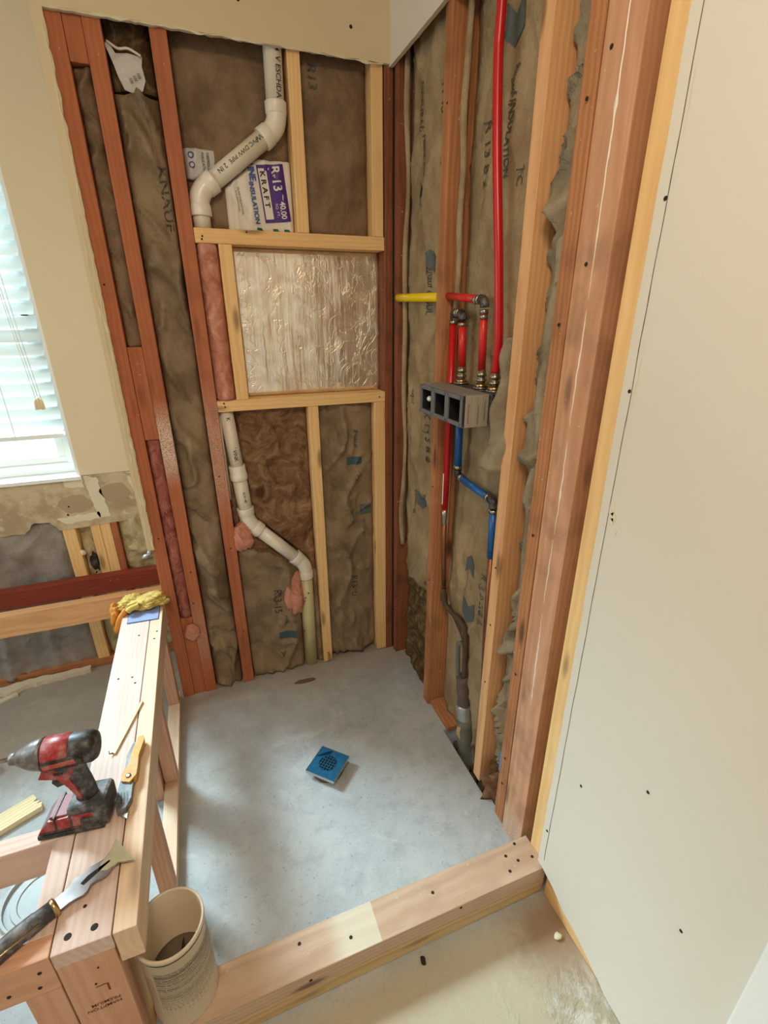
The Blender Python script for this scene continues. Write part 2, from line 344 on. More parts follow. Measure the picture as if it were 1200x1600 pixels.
# ------------------------------------------------------------------ geometry helpers
def link(name, me, mat, parent=None, smooth_=False):
    o = bpy.data.objects.new(name, me); COL.objects.link(o)
    mats = mat if isinstance(mat, (list, tuple)) else [mat]
    for k in mats: me.materials.append(M[k] if isinstance(k, str) else k)
    if parent: o.parent = parent
    if smooth_:
        for p in me.polygons: p.use_smooth = True
    return o
def fin(name, bm, mat, parent=None, smooth_=False, normals=True):
    if normals: bmesh.ops.recalc_face_normals(bm, faces=bm.faces[:])
    me = bpy.data.meshes.new(name); bm.to_mesh(me); bm.free()
    return link(name, me, mat, parent, smooth_)
def tag(o, label, cat, group=None, kind=None):
    if label: o['label'] = label
    if cat: o['category'] = cat
    if group: o['group'] = group
    if kind: o['kind'] = kind
    return o
def struct(o, label=None, cat=None): o['kind'] = 'structure'; return tag(o, label, cat)
def empty(name, loc=(0, 0, 0), rz=0.0):
    o = bpy.data.objects.new(name, None); COL.objects.link(o); o.location = loc; o.rotation_euler = (0, 0, rz); o.empty_display_size = .05
    return o
def rebase(o, loc):
    """put a world-built mesh's origin at loc"""
    o.data.transform(Matrix.Translation(-Vector(loc))); o.location = loc; return o

def nz(x, y, z=0.0): return noise.noise(Vector((x, y, z)))
def bx(bm, lo, hi, bev=0.0, mi=0):
    g = bmesh.ops.create_cube(bm, size=1.0); vs = g['verts']
    c = [(a+b)/2 for a, b in zip(lo, hi)]; s = [abs(b-a) for a, b in zip(lo, hi)]
    for v in vs: v.co = Vector((v.co.x*s[0]+c[0], v.co.y*s[1]+c[1], v.co.z*s[2]+c[2]))
    fs = {f for v in vs for f in v.link_faces}
    for f in fs: f.material_index = mi
    if bev:
        es = list({e for v in vs for e in v.link_edges})
        r = bmesh.ops.bevel(bm, geom=es, offset=bev, segments=2, affect='EDGES', profile=.6)
        for f in r['faces']: f.material_index = mi
def tube(bm, pts, r, seg=16, caps=True, mi=0, prof=None):
    pts = [Vector(p) for p in pts]; n = len(pts); rings = []
    t0 = next((q-pts[0]).normalized() for q in pts if (q-pts[0]).length > 1e-6); tp = t0; up = Vector((0, 0, 1)) if abs(t0.z) < .9 else Vector((0, 1, 0))
    nx = t0.cross(up).normalized()
    for i, p in enumerate(pts):
        if i == 0: t = t0
        elif i == n-1: t = (pts[-1]-pts[-2]).normalized()
        else: t = ((pts[i+1]-pts[i]).normalized()+(pts[i]-pts[i-1]).normalized()).normalized()
        if t.length < .5: t = tp
        tp = t
        nx = (nx-t*nx.dot(t)).normalized(); ny = t.cross(nx)
        ri = r[i] if isinstance(r, (list, tuple)) else r
        rings.append([bm.verts.new(p+(nx*math.cos(a)+ny*math.sin(a))*ri) for a in [2*PI*k/seg for k in range(seg)]])
    for a, b in zip(rings, rings[1:]):
        for k in range(seg):
            f = bm.faces.new((a[k], a[(k+1) % seg], b[(k+1) % seg], b[k])); f.material_index = mi; f.smooth = True
    if caps:
        for rg in (rings[0], rings[-1]):
            f = bm.faces.new(rg); f.material_index = mi
def bend(a, c, b, r=0.03, n=8):
    """points of a rounded corner at c between a and b"""
    a, b, c = Vector(a), Vector(b), Vector(c); p = c+(a-c).normalized()*r; q = c+(b-c).normalized()*r
    return [(1-t)**2*p+2*t*(1-t)*c+t*t*q for t in [k/n for k in range(n+1)]]
def arc(ctrl, n=24):
    """smooth curve through control points (Catmull-Rom)"""
    P = [Vector(p) for p in ctrl]; P = [2*P[0]-P[1]]+P+[2*P[-1]-P[-2]]; out = []
    for i in range(1, len(P)-2):
        for k in range(n):
            t = k/n; a, b, c, d = P[i-1:i+3]
            out.append(.5*((2*b)+(c-a)*t+(2*a-5*b+4*c-d)*t*t+(3*b-a-3*c+d)*t**3))
    out.append(P[-2]); return out
def tube_obj(name, pts, r, mat, parent=None, seg=18, caps=True):
    bm = bmesh.new(); tube(bm, pts, r, seg, caps); return fin(name, bm, mat, parent)
def box_obj(name, lo, hi, mat, parent=None, bev=.001):
    bm = bmesh.new(); bx(bm, lo, hi, bev); return fin(name, bm, mat, parent)
def prism(bm, pts, n, mi=0, side_mi=None):
    """pts: coplanar 3-D outline, n: extrusion vector"""
    vs = [bm.verts.new(p) for p in pts]; f = bm.faces.new(vs); f.material_index = mi
    r = bmesh.ops.extrude_face_region(bm, geom=[f]); nv = [e for e in r['geom'] if isinstance(e, bmesh.types.BMVert)]
    bmesh.ops.translate(bm, verts=nv, vec=n)
    if side_mi is not None:
        for v in vs:
            for ff in v.link_faces:
                if ff is not f and ff not in r['geom']: ff.material_index = side_mi
def jag(p, q, amp, step=.02, seed=0, axis=None):
    """a ragged line from p to q (2-D)"""
    p, q = Vector((*p, 0)), Vector((*q, 0)); d = q-p; n = max(2, int(d.length/step)); nn = Vector((-d.y, d.x, 0)).normalized(); out = []
    for i in range(n):
        t = i/n; a = noise.noise(Vector((i*.37, seed, 0)))*amp*1.3+noise.noise(Vector((i*1.7, seed+5, 3)))*amp*.8
        w = p+d*t+nn*(a if 0 < i else 0); out.append((w.x, w.y))
    return out

AX = {'x': Matrix.Identity(3), 'y': Matrix.Rotation(PI/2, 3, 'Z'), 'z': Matrix.Rotation(-PI/2, 3, 'Y')}
def board(name, lo, hi, axis, mat, label, cat, group=None, bev=.0022, parent=None, lean=0.0):
    lo, hi = Vector(lo), Vector(hi); c = (lo+hi)/2; s = hi-lo
    d = {'x': (s.x, s.y, s.z), 'y': (s.y, s.x, s.z), 'z': (s.z, s.y, s.x)}[axis]
    bm = bmesh.new(); bx(bm, [-v/2 for v in d], [v/2 for v in d], bev)
    o = fin(name, bm, mat, parent); o.matrix_world = Matrix.Translation(c) @ AX[axis].to_4x4()
    if label: tag(o, label, cat, group)
    return o
def holes(parent, pts, n, r=.003, name='nail_hole', mat='hole'):
    """small dark screw recesses on a face; pts world"""
    for p in pts:
        bm = bmesh.new(); q = Vector(n).to_track_quat('Z', 'Y')
        g = bmesh.ops.create_cone(bm, cap_ends=True, segments=10, radius1=r, radius2=r*.8, depth=.0012)
        o = fin(name, bm, mat)
        o.matrix_world = Matrix.Translation(Vector(p)) @ q.to_matrix().to_4x4()
        o.parent = parent; o.matrix_parent_inverse = parent.matrix_world.inverted()

class Batt:
    """an insulation batt in a stud bay: a creased front facing over a thick body. side 'b' = rear wall (u is x), 'r' = right wall (u is y)"""
    avoid = ()
    def __init__(s, side, u0, u1, v0, v1, base, back, amp=.012, bulge=.015, fold=.5, seed=0, kind='kraft', step=.011):
        s.side, s.u0, s.u1, s.base, s.back, s.amp, s.bulge, s.fold, s.seed, s.kind, s.step = side, u0, u1, base, back, amp, bulge, fold, seed, kind, step
        s.v0 = v0 if callable(v0) else (lambda u, v0=v0: v0); s.v1 = v1 if callable(v1) else (lambda u, v1=v1: v1)
    def h(s, u, v):
        t = (u-s.u0)/(s.u1-s.u0); pil = math.sin(PI*min(max(t, 0), 1))**.5 if 0 < t < 1 else 0.0
        k = s.seed*7.3
        if s.kind == 'kraft':
            w = nz(u*7+k, v*2.6)*.9+nz(u*19+k, v*6+4)*.4
            c1 = max(0, 1-abs(nz(u*6+nz(v*3, k)*1.3+k, v*1.7+2))*9)**1.5
            c2 = max(0, 1-abs(nz(u*11+v*5+k, v*7+nz(u*9, k)))*8)**1.5
            fl = .006*(1-min(1, abs(t-.13)/.05))*(s.fold > .25)
            return s.bulge*pil+s.amp*1.35*(w+s.fold*(c1*1.1+c2*.8))*(.35+.65*pil)+max(0, fl)
        if s.kind == 'wool':
            b = 0; f = 9; a = 1
            for i in range(4):
                b += a*(1-abs(nz(u*f+k+nz(v*f*.6, u*4)*.8, v*f*.8, i))*2.2); f *= 2.1; a *= .5
            return s.bulge*pil+s.amp*(b-.6)*(.3+.7*pil)
        return s.amp*(nz(u*5+k, v*5)+.5*nz(u*14+k, v*12)+.35*max(0, 1-abs(nz(u*9+k, v*9+nz(u*6, v*4)))*8))
    def P(s, u, v, lift=0.0):
        d = s.base-s.h(u, v)-lift
        for (a, b, yc, r) in s.avoid:
            ab = (b[0]-a[0], b[1]-a[1]); k = ((u-a[0])*ab[0]+(v-a[1])*ab[1])/(ab[0]**2+ab[1]**2); k = min(1, max(0, k))
            q = math.hypot(u-a[0]-ab[0]*k, v-a[1]-ab[1]*k)
            if q < r*1.5: d = max(d, min(s.back-.001, yc+(math.sqrt(max(0, r*r-q*q)) if q < r else -(q-r)*1.5)+.002))
        return Vector((u, d, v)) if s.side == 'b' else Vector((d, u, v))
    def build(s, name, mat, label=None, cat='insulation', group=None, parent=None, mat_side=None):
        nu = max(4, int(abs(s.u1-s.u0)/s.step)); vv = max(s.v1(s.u0), s.v1(s.u1))-min(s.v0(s.u0), s.v0(s.u1)); nv = max(4, int(vv/(s.step*1.25)))
        bm = bmesh.new(); g = []
        for i in range(nu+1):
            u = s.u0+(s.u1-s.u0)*i/nu; a, b = s.v0(u), s.v1(u)
            g.append([bm.verts.new(s.P(u, a+(b-a)*j/nv)) for j in range(nv+1)])
        for i in range(nu):
            for j in range(nv):
                f = bm.faces.new((g[i][j], g[i+1][j], g[i+1][j+1], g[i][j+1])); f.smooth = True
        ring = [g[i][0] for i in range(nu+1)]+[g[nu][j] for j in range(1, nv+1)]+[g[i][nv] for i in range(nu-1, -1, -1)]+[g[0][j] for j in range(nv-1, 0, -1)]
        rb = [bm.verts.new((v.co.x, s.back, v.co.z) if s.side == 'b' else (s.back, v.co.y, v.co.z)) for v in ring]
        for k in range(len(ring)):
            q = (k+1) % len(ring); bm.faces.new((ring[k], rb[k], rb[q], ring[q]))
        bm.faces.new(rb)
        o = fin(name, bm, mat, parent)
        p = s.P((s.u0+s.u1)/2, s.v0((s.u0+s.u1)/2)); rebase(o, p)
        if label: tag(o, label, cat, group)
        s.o = o; return o

def text_mesh(txt, size, bold=0.0, sx=1.0, sub=.008):
    cu = bpy.data.curves.new('t', 'FONT'); cu.body = txt; cu.size = size; cu.align_x = 'LEFT'; cu.offset = bold; cu.resolution_u = 3
    to = bpy.data.objects.new('t', cu); COL.objects.link(to)
    bpy.context.view_layer.update()
    dg = bpy.context.evaluated_depsgraph_get(); me = bpy.data.meshes.new_from_object(to.evaluated_get(dg))
    bpy.data.objects.remove(to); bpy.data.curves.remove(cu)
    bm = bmesh.new(); bm.from_mesh(me); bpy.data.meshes.remove(me)
    for v in bm.verts: v.co.x *= sx
    bmesh.ops.triangulate(bm, faces=bm.faces[:])
    for _ in range(3):
        es = [e for e in bm.edges if e.calc_length() > sub]
        if not es: break
        bmesh.ops.subdivide_edges(bm, edges=es, cuts=1); bmesh.ops.triangulate(bm, faces=[f for f in bm.faces if len(f.verts) > 3])
    return bm
def stamp(bm, name, mat, fn, u, v, ang, parent):
    """lay a flat print (bm in local x,y) on a surface: fn(u, v) gives the point; ang turns the print"""
    ca, sa = math.cos(ang), math.sin(ang)
    for w in bm.verts:
        x, y = w.co.x, w.co.y; w.co = fn(u+x*ca-y*sa, v+x*sa+y*ca)
    o = fin(name, bm, mat, normals=False)
    o.parent = parent; o.matrix_parent_inverse = parent.matrix_world.inverted()
    return o
def on_batt(b): return (lambda u, v: b.P(u, v, .0028)) if b.side == 'b' else (lambda u, v: b.P(-u, v, .0028))
def prnt(b, txt, size, u, v, ang=-PI/2, mat='ink_grey', bold=.0, sx=1.0, name='printed_text'):
    b_u = u if b.side == 'b' else -u
    bpy.context.view_layer.update()
    return stamp(text_mesh(txt, size, bold, sx), name, mat, on_batt(b), b_u, v, ang, b.o)
def shape(b, pts, u, v, mat, name='printed_arrow', ang=0.0):
    bm = bmesh.new(); bm.faces.new([bm.verts.new((x, y, 0)) for x, y in pts]); bmesh.ops.triangulate(bm, faces=bm.faces[:])
    for _ in range(3): 
        es = [e for e in bm.edges if e.calc_length() > .01]
        if es: bmesh.ops.subdivide_edges(bm, edges=es, cuts=1); bmesh.ops.triangulate(bm, faces=[f for f in bm.faces if len(f.verts) > 3])
    bpy.context.view_layer.update()
    return stamp(bm, name, mat, on_batt(b), u if b.side == 'b' else -u, v, ang, b.o)

# ------------------------------------------------------------------ the setting
box = box_obj('floor', (-2.7, -3.6, -.12), (.0, .34, 0), 'concrete', bev=0); struct(box)
# slab pad that carries the right-hand wall outside the pipe pit
sl = box_obj('floor', (0.0, -3.6, -.12), (.2, -.80, -.001), 'concrete', bev=0); struct(sl)
sl = box_obj('floor', (0.0, -.52, -.12), (.2, .34, -.001), 'concrete', bev=0); struct(sl)
sl = box_obj('floor', (-.02, -.80, -.16), (.2, -.52, -.10), 'plywood', bev=0); struct(sl)
struct(box_obj('ceiling', (-2.75, -3.6, 2.45), (.2, .5, 2.47), 'ceiling', bev=0))
# upper drywall on the shower's rear wall, with the ragged cut and the strip down its left end
out = jag((-.890, .665), (-.890, 2.088), .0028, .012, 3)+jag((-.890, 2.09), (-.012, 2.098), .0026, .009, 9)+[(-.012, 2.098), (-.012, 2.45), (-.916, 2.45), (-.916, 1.0), (-.912, .665)]
bm = bmesh.new(); prism(bm, [(x, -.012, z) for x, z in out], Vector((0, .0115, 0)), 0, 1)
wb = fin('wall_back', bm, ['paint_soffit', 'gypsum']); struct(wb)
def edge_line(name, pts, seed, wmin, wmax, par):
    bm = bmesh.new(); prev = None; n = len(pts)
    for i, (x, z) in enumerate(pts):
        w = wmin+wmax*max(0, nz(i*.31, seed)*1.6+.15)
        dx, dz = (pts[min(i+1, n-1)][0]-pts[max(i-1, 0)][0], pts[min(i+1, n-1)][1]-pts[max(i-1, 0)][1]); ll = math.hypot(dx, dz) or 1; px, pz = -dz/ll, dx/ll
        o_ = .003*nz(i*.17, seed+4)
        c = [bm.verts.new((x+px*(o_-w), -.0122, z+pz*(o_-w))), bm.verts.new((x+px*o_, -.0138, z+pz*o_)), bm.verts.new((x+px*(o_+w), -.0122, z+pz*(o_+w)))]
        if prev: bm.faces.new((prev[0], c[0], c[1], prev[1])); bm.faces.new((prev[1], c[1], c[2], prev[2]))
        prev = c
    return fin(name, bm, 'compound', par)
edge_line('torn_paper_edge', [(-.889+(i*.011)*1.0, 2.0945+.0035*nz(i*.3, 9)) for i in range(79)], 3, .0010, .0045, wb)
edge_line('cracked_compound', [(-.9035+.003*nz(i*.12, 2), .67+i*.012) for i in range(84)], 8, .0002, .0022, wb)
edge_line('cracked_compound', [(-.8945, .67+i*.012) for i in range(117)], 5, .0008, .0022, wb)
out = [(.0, 2.45)]+[(.0, 2.095)]+jag((-.012, 2.093), (-1.05, 2.093), .0012, .012, 4)+[(-1.078, 2.093)]+jag((-1.078, 2.05), (-1.078, .10), .0015, .05, 12)+[(-1.078, .10)]+jag((-1.10, .098), (-1.35, .012), .005, .02, 2)+[(-1.40, .006), (-3.6, .004), (-3.6, 2.45)]
bm = bmesh.new(); prism(bm, [(-.012, y, z) for y, z in out], Vector((.0115, 0, 0)), 0, 1)
wr = fin('wall_right', bm, ['paint_right', 'gypsum']); struct(wr)
# score line, its lighter scuffed edge and screws on the right wall
bm = bmesh.new(); prev = None
for i in range(90):
    z = 1.80-i*(1.80-.13)/89; y = -1.098+.002*nz(i*.2, 3); w = .0006+.0004*abs(nz(i*.5, 9))
    a, b = bm.verts.new((-.0124, y-w, z)), bm.verts.new((-.0124, y+w, z))
    if prev: bm.faces.new((prev[0], a, b, prev[1]))
    prev = (a, b)
fin('score_line', bm, 'ink_grey', wr)
bm = bmesh.new(); prev = None
for i in range(60):
    z = 1.72-i*.006*2.2; y = -1.104+.003*nz(i*.2, 3); w = max(.0002, .003*nz(i*.15, 5))
    a, b = bm.verts.new((-.0126, y-w, z)), bm.verts.new((-.0126, y+w*.3, z))
    if prev: bm.faces.new((prev[0], a, b, prev[1]))
    prev = (a, b)
fin('scuff', bm, 'compound', wr)
holes(wr, [(-.0125, -1.0945, 1.571), (-.0125, -1.094, 1.302), (-.0125, -1.091, .231), (-.0125, -1.16, .47), (-.0125, -1.30, .62), (-.0125, -1.42, .42)], (-1, 0, 0), .0035, 'screw')
bm = bmesh.new()
for k, (y, z, r) in enumerate([(-1.105, 1.10, .010), (-1.11, 1.085, .008), (-1.108, 1.075, .006), (-1.12, 1.06, .004)]):
    pts = [(-.0122, y+r*math.cos(a)*(.5+.5*random.random()), z+r*1.6*math.sin(a)*(.6+.5*random.random())) for a in [2*PI*i/9 for i in range(9)]]
    prism(bm, pts, Vector((-.0008, 0, 0)))
fin('chipped_spot', bm, 'compound', wr)
# door casing further along the right wall
struct(box_obj('trim_1', (-.030, -1.60, 0), (-.012, -1.525, 2.05), 'white', bev=.004))
# wall behind the tub, set back .33 m, with the window in it
Yw = .33
bm = bmesh.new()
def wslab(pts, mi=0): prism(bm, [(x, Yw, z) for x, z in pts], Vector((0, .012, 0)), mi, 2)
wslab([(-1.133, .862), (-.905, .862), (-.905, 2.45), (-1.133, 2.45)])
wslab([(-2.05, 1.99), (-1.133, 1.99), (-1.133, 2.45), (-2.05, 2.45)])
wslab([(-2.7, .862), (-2.05, .862), (-2.05, 2.45), (-2.7, 2.45)])
low = jag((-2.7, .655), (-1.36, .655), .008, .02, 21)+jag((-1.36, .655), (-1.318, .695), .006, .01, 2)+jag((-1.318, .695), (-1.27, .69), .004, .01, 6)+jag((-1.27, .69), (-1.245, .652), .006, .01, 7)+jag((-1.245, .652), (-.905, .664), .0015, .03, 8)
wslab(low+[(-.905, .861), (-2.7, .861)], 1)
ww = fin('wall_window', bm, ['paint', 'paper', 'gypsum']); struct(ww)
def blob(cx, cz, rx, rz, mat, name, y=Yw-.0006, seed=0, rough=.25):
    bm = bmesh.new(); pts = []
    for i in range(26):
        a = 2*PI*i/26; k = 1+rough*nz(math.cos(a)*1.5+seed, math.sin(a)*1.5); pts.append((cx+rx*k*math.cos(a), y, cz+rz*k*math.sin(a)))
    prism(bm, pts, Vector((0, -.0006, 0))); return fin(name, bm, mat, ww)
blob(-1.172, .752, .052, .038, 'patch_round', 'dried_compound_spot', seed=2)
blob(-1.030, .782, .048, .040, 'patch_round', 'dried_compound_spot', seed=7)
bm = bmesh.new()
for pts in ([(-1.125, .858), (-1.082, .85), (-1.075, .80), (-1.07, .74), (-1.062, .688), (-1.10, .684), (-1.112, .73), (-1.118, .79)],
            [(-1.19, .858), (-1.132, .858), (-1.128, .815), (-1.19, .822)], [(-1.245, .70), (-1.10, .712), (-1.10, .684), (-1.215, .675)], [(-.985, .856), (-.935, .858), (-.925, .70), (-.945, .72)]):
    q = []
    for i in range(len(pts)): q += jag(pts[i], pts[(i+1) % len(pts)], .004, .008, i)
    prism(bm, [(x, Yw-.0004, z) for x, z in q], Vector((0, -.0008, 0)))
fin('compound_smear', bm, 'compound', ww)
holes(ww, [(-1.205, Yw-.001, .712), (-1.195, Yw-.001, .745)], (0, -1, 0), .004)
struct(box_obj('wall_return', (-.905, .0895, 0), (-.895, .345, 2.45), 'gypsum', bev=0))
bm = bmesh.new()
for lo, hi in (((-2.75, -3.6, 0), (-2.7, -1.0, 2.45)), ((-2.75, .10, 0), (-2.7, .34, 2.45)), ((-2.75, -1.0, 0), (-2.7, .10, .95)), ((-2.75, -1.0, 2.05), (-2.7, .10, 2.45))): bx(bm, lo, hi)
struct(fin('wall_left', bm, 'paint'))
w2 = empty('added_window', (-2.73, -.45, .95)); struct(w2); w2i = Matrix.Translation(-Vector(w2.location))  # unseen window, added so extra light enters from the left
for nm, bs, mt in (('window_frame', [((-2.76, -1.0, .95), (-2.71, .10, .99)), ((-2.76, -1.0, 2.01), (-2.71, .10, 2.05)), ((-2.76, -1.0, .99), (-2.71, -.96, 2.01)), ((-2.76, .06, .99), (-2.71, .10, 2.01))], 'white'), ('glass', [((-2.74, -.96, .99), (-2.737, .06, 2.01))], 'glass')):
    bm = bmesh.new()
    for lo, hi in bs: bx(bm, lo, hi)
    o = fin(nm, bm, mt); o.parent = w2; o.matrix_parent_inverse = w2i
struct(box_obj('wall_sheathing', (-.895, .092, 0), (.0, .105, 2.45), 'dark', bev=0))
struct(box_obj('wall_sheathing', (.003, .001, 0), (.092, .105, 2.45), 'dark', bev=0))
struct(box_obj('wall_sheathing', (.092, -3.6, 0), (.105, .10, 2.45), 'dark', bev=0))
bm = bmesh.new()                                    # outer sheathing of the tub wall around the window
for lo, hi in (((-2.7, .435, 0), (-2.05, .45, 2.45)), ((-1.133, .435, 0), (-.9, .45, 2.45)), ((-2.05, .435, 0), (-1.133, .45, .86)), ((-2.05, .435, 1.99), (-1.133, .45, 2.45))): bx(bm, lo, hi)
struct(fin('wall_outer', bm, 'dark'))

# window and blind
win = empty('window_1', (-1.59, .40, .862)); struct(win)
def wpart(name, boxes, mat, bev=.002, parent=win):
    bm = bmesh.new()
    for lo, hi in boxes: bx(bm, lo, hi, bev)
    o = fin(name, bm, mat); o.parent = parent; o.matrix_parent_inverse = Matrix.Translation(-Vector(parent.location)); return o
wpart('window_sill', [((-2.05, .318, .848), (-1.128, .43, .862))], 'white')
wpart('reveal', [((-2.05, .331, .862), (-2.04, .43, 1.99)), ((-1.143, .331, .862), (-1.133, .43, 1.99)), ((-2.05, .331, 1.98), (-1.133, .43, 1.99))], 'white', .0005)
wpart('window_frame', [((-2.04, .395, .862), (-1.143, .43, .90)), ((-2.04, .395, 1.94), (-1.143, .43, 1.98)), ((-2.04, .395, .90), (-2.0, .43, 1.94)), ((-1.178, .395, .90), (-1.143, .43, 1.94))], 'white', .003)
wpart('sash', [((-2.0, .402, .90), (-1.178, .425, .925)), ((-2.0, .402, 1.91), (-1.178, .425, 1.94)), ((-2.0, .402, .925), (-1.975, .425, 1.91)), ((-1.203, .402, .925), (-1.178, .425, 1.91)), ((-2.0, .402, 1.40), (-1.178, .425, 1.43))], 'white', .003)
wpart('glass', [((-1.975, .412, .925), (-1.203, .415, 1.91))], 'glass', 0)
bl = empty('window_blind', (-1.59, .365, 1.0)); tag(bl, 'white slatted venetian blind lowered almost to the sill of the bathroom window', 'blind')
bi = Matrix.Translation(-Vector(bl.location))
for k in range(21):
    bm = bmesh.new(); zc = 1.050+k*.0435; pr = []
    for j in range(7):
        t = -1+2*j/6; a = math.radians(-50)
        lx, lz = t*.025, .0035*(1-t*t)
        y = .365-lx*math.cos(a)-lz*math.sin(a); z = zc+lx*math.sin(a)-lz*math.cos(a); pr.append((y, z))
    A = [[bm.verts.new((x, y, z)) for y, z in pr] for x in (-2.03, -1.152)]; Bq = [[bm.verts.new((x, y+.0018, z+.001)) for y, z in pr] for x in (-2.03, -1.152)]
    for j in range(6):
        bm.faces.new((A[0][j], A[1][j], A[1][j+1], A[0][j+1])); bm.faces.new((Bq[0][j], Bq[0][j+1], Bq[1][j+1], Bq[1][j]))
    o = fin('slat', bm, 'slat', smooth_=True); o.parent = bl; o.matrix_parent_inverse = bi
wpart('bottom_rail', [((-2.03, .345, 1.005), (-1.152, .385, 1.022))], 'white', .004, bl)
wpart('head_rail', [((-2.03, .34, 1.945), (-1.152, .39, 1.978))], 'white', .003, bl)
for pts, nm in (([(-1.30, .337, 1.94), (-1.302, .336, 1.5), (-1.30, .337, 1.02)], 'ladder_cord'), ([(-1.235, .336, 1.94), (-1.225, .330, 1.5), (-1.206, .330, 1.15)], 'pull_cord'), ([(-1.215, .336, 1.94), (-1.208, .330, 1.5), (-1.190, .330, 1.15)], 'pull_cord'), ([(-1.225, .336, 1.94), (-1.218, .328, 1.5), (-1.198, .328, 1.16)], 'pull_cord')):
    o = tube_obj(nm, arc(pts, 10), .0013, 'cord', seg=6); o.parent = bl; o.matrix_parent_inverse = bi
for x, z in ((-1.208, 1.15), (-1.191, 1.15), (-1.199, 1.155)):
    o = tube_obj('tassel', [(x, .329, z), (x, .329, z-.008), (x, .329, z-.035), (x, .329, z-.037)], [.003, .006, .0085, .006], 'tassel', seg=12); o.parent = bl; o.matrix_parent_inverse = bi

# ------------------------------------------------------------------ framing: shower rear wall
D = .0885
G1 = None
def stud(lo, hi, mat, label, cat='stud', axis='z', name='wall_stud', group=None, **k): return board(name, lo, hi, axis, mat, label, cat, group, **k)
s1 = stud((-.897, 0, 0), (-.855, D, 2.449), 'red', 'red-brown old stud at the far left, right beside the torn drywall edge')
s3 = stud((-.812, 0, 0), (-.771, D, 2.449), 'red_sprayed', 'red-brown old stud with white overspray, third from the torn drywall edge')
s4 = stud((-.662, 0, 0), (-.620, D, 2.449), 'red_sprayed2', 'red-brown old stud directly left of the two white drain pipes')
stud((-.8545, .004, 2.0), (-.8125, D, 2.449), 'red', 'short red-brown block high between the two leftmost old studs', 'blocking', name='stud_block')
stud((-.8545, .004, 1.045), (-.8125, D, 1.33), 'red', 'red-brown block at mid height between the two leftmost old studs', 'blocking', name='stud_block')
stud((-.8545, .004, 0), (-.8125, D, .36), 'red', 'red-brown block at floor level between the two leftmost old studs', 'blocking', name='stud_block')
cs = stud((-.0265, .0, 0), (.002, D, 2.449), 'darkbrown', 'dark reddish stud in the inside corner of the shower, rear wall side')
stud((.003, -.042, 0), (.0885, -.012, 2.449), 'darkbrown', 'dark narrow stud edge in the inside corner, right wall side')
u1 = stud((-.314, 0, 1.655), (-.278, D, 2.449), 'pine', 'new pale stud above the niche, right beside the upper white pipe')
u2 = stud((-.068, 0, 1.655), (-.031, D, 2.449), 'pine', 'new pale stud above the niche, next to the inside corner')
hd = board('niche_header', (-.6195, 0, 1.615), (-.0275, D, 1.6545), 'x', 'pine', 'new pale horizontal header board across the top of the foil-backed niche', 'header')
sg = board('niche_sill', (-.6195, -.001, 1.120), (-.0275, D, 1.156), 'x', 'pine', 'new pale horizontal sill board under the foil-backed niche', 'sill board')
ns = stud((-.556, 0, 1.1565), (-.517, D, 1.6145), 'pine', 'short new pale stud on the left side of the foil-backed niche')
l1 = stud((-.318, .0, 0.005), (-.281, D, 1.1195), 'pine', 'new pale stud below the niche sill, right beside the lower white pipe')
l2 = stud((-.070, 0, .005), (-.0275, D, 1.1195), 'pine', 'new pale stud below the niche sill, next to the inside corner')
holes(hd, [(-.598, -.0006, 1.633), (-.470, -.0006, 1.649), (-.60, -.0006, 1.625)], (0, -1, 0))
holes(sg, [(-.596, -.0016, 1.136), (-.598, -.0016, 1.148), (-.05, -.0016, 1.138)], (0, -1, 0))
holes(s1, [(-.873, -.0006, .70), (-.88, -.0006, 1.5)], (0, -1, 0)); holes(s3, [(-.79, -.0006, .55), (-.80, -.0006, .42)], (0, -1, 0))
holes(s4, [(-.64, -.0006, .62), (-.645, -.0006, .9), (-.636, -.0006, .25)], (0, -1, 0)); holes(l1, [(-.30, -.0006, .05), (-.297, -.0006, .04)], (0, -1, 0))
holes(wb, [(-.435, -.0126, 2.175), (-.130, -.0126, 2.165)], (0, -1, 0), .005, 'screw')
# ------------------------------------------------------------------ framing: shower right wall
sA = stud((.0, -.384, 0), (.0885, -.346, 2.449), 'brown', 'old brown stud on the right wall, the one the yellow-ended pipe passes through')
sB = stud((-.002, -.775, 0.03), (.0865, -.738, 2.449), 'pine_b', 'new pale stud on the right wall, just right of the grey valve box')
sC = stud((.003, -.902, 0), (.0885, -.862, 2.449), 'brown', 'narrow brown stud doubled against the left side of the wide chalk-streaked post')
sP = stud((-.002, -.995, 0), (.0865, -.911, 2.449), 'post', 'wide weathered brown post with a white streak running down its face', 'post', name='wall_post')
sL = stud((-.001, -1.085, 0), (.0875, -1.032, 2.449), 'pine', 'pale knotty stud along the cut edge of the painted right wall')
holes(sA, [(-.0006, -.366, .9), (-.0006, -.362, .55), (-.0006, -.37, 1.9)], (-1, 0, 0)); holes(sC, [(-.0006, -.885, z) for z in (.15, .25, .55, .95, 1.4, 1.75)], (-1, 0, 0), .0035)
holes(sB, [(-.0026, -.757, z) for z in (.42, .8, .62)], (-1, 0, 0)); holes(sP, [(-.0026, -.94, 1.50), (-.0026, -.93, 1.8)], (-1, 0, 0), .004)
bm = bmesh.new(); zz = 0.03                         # ragged white caulk streak down the post
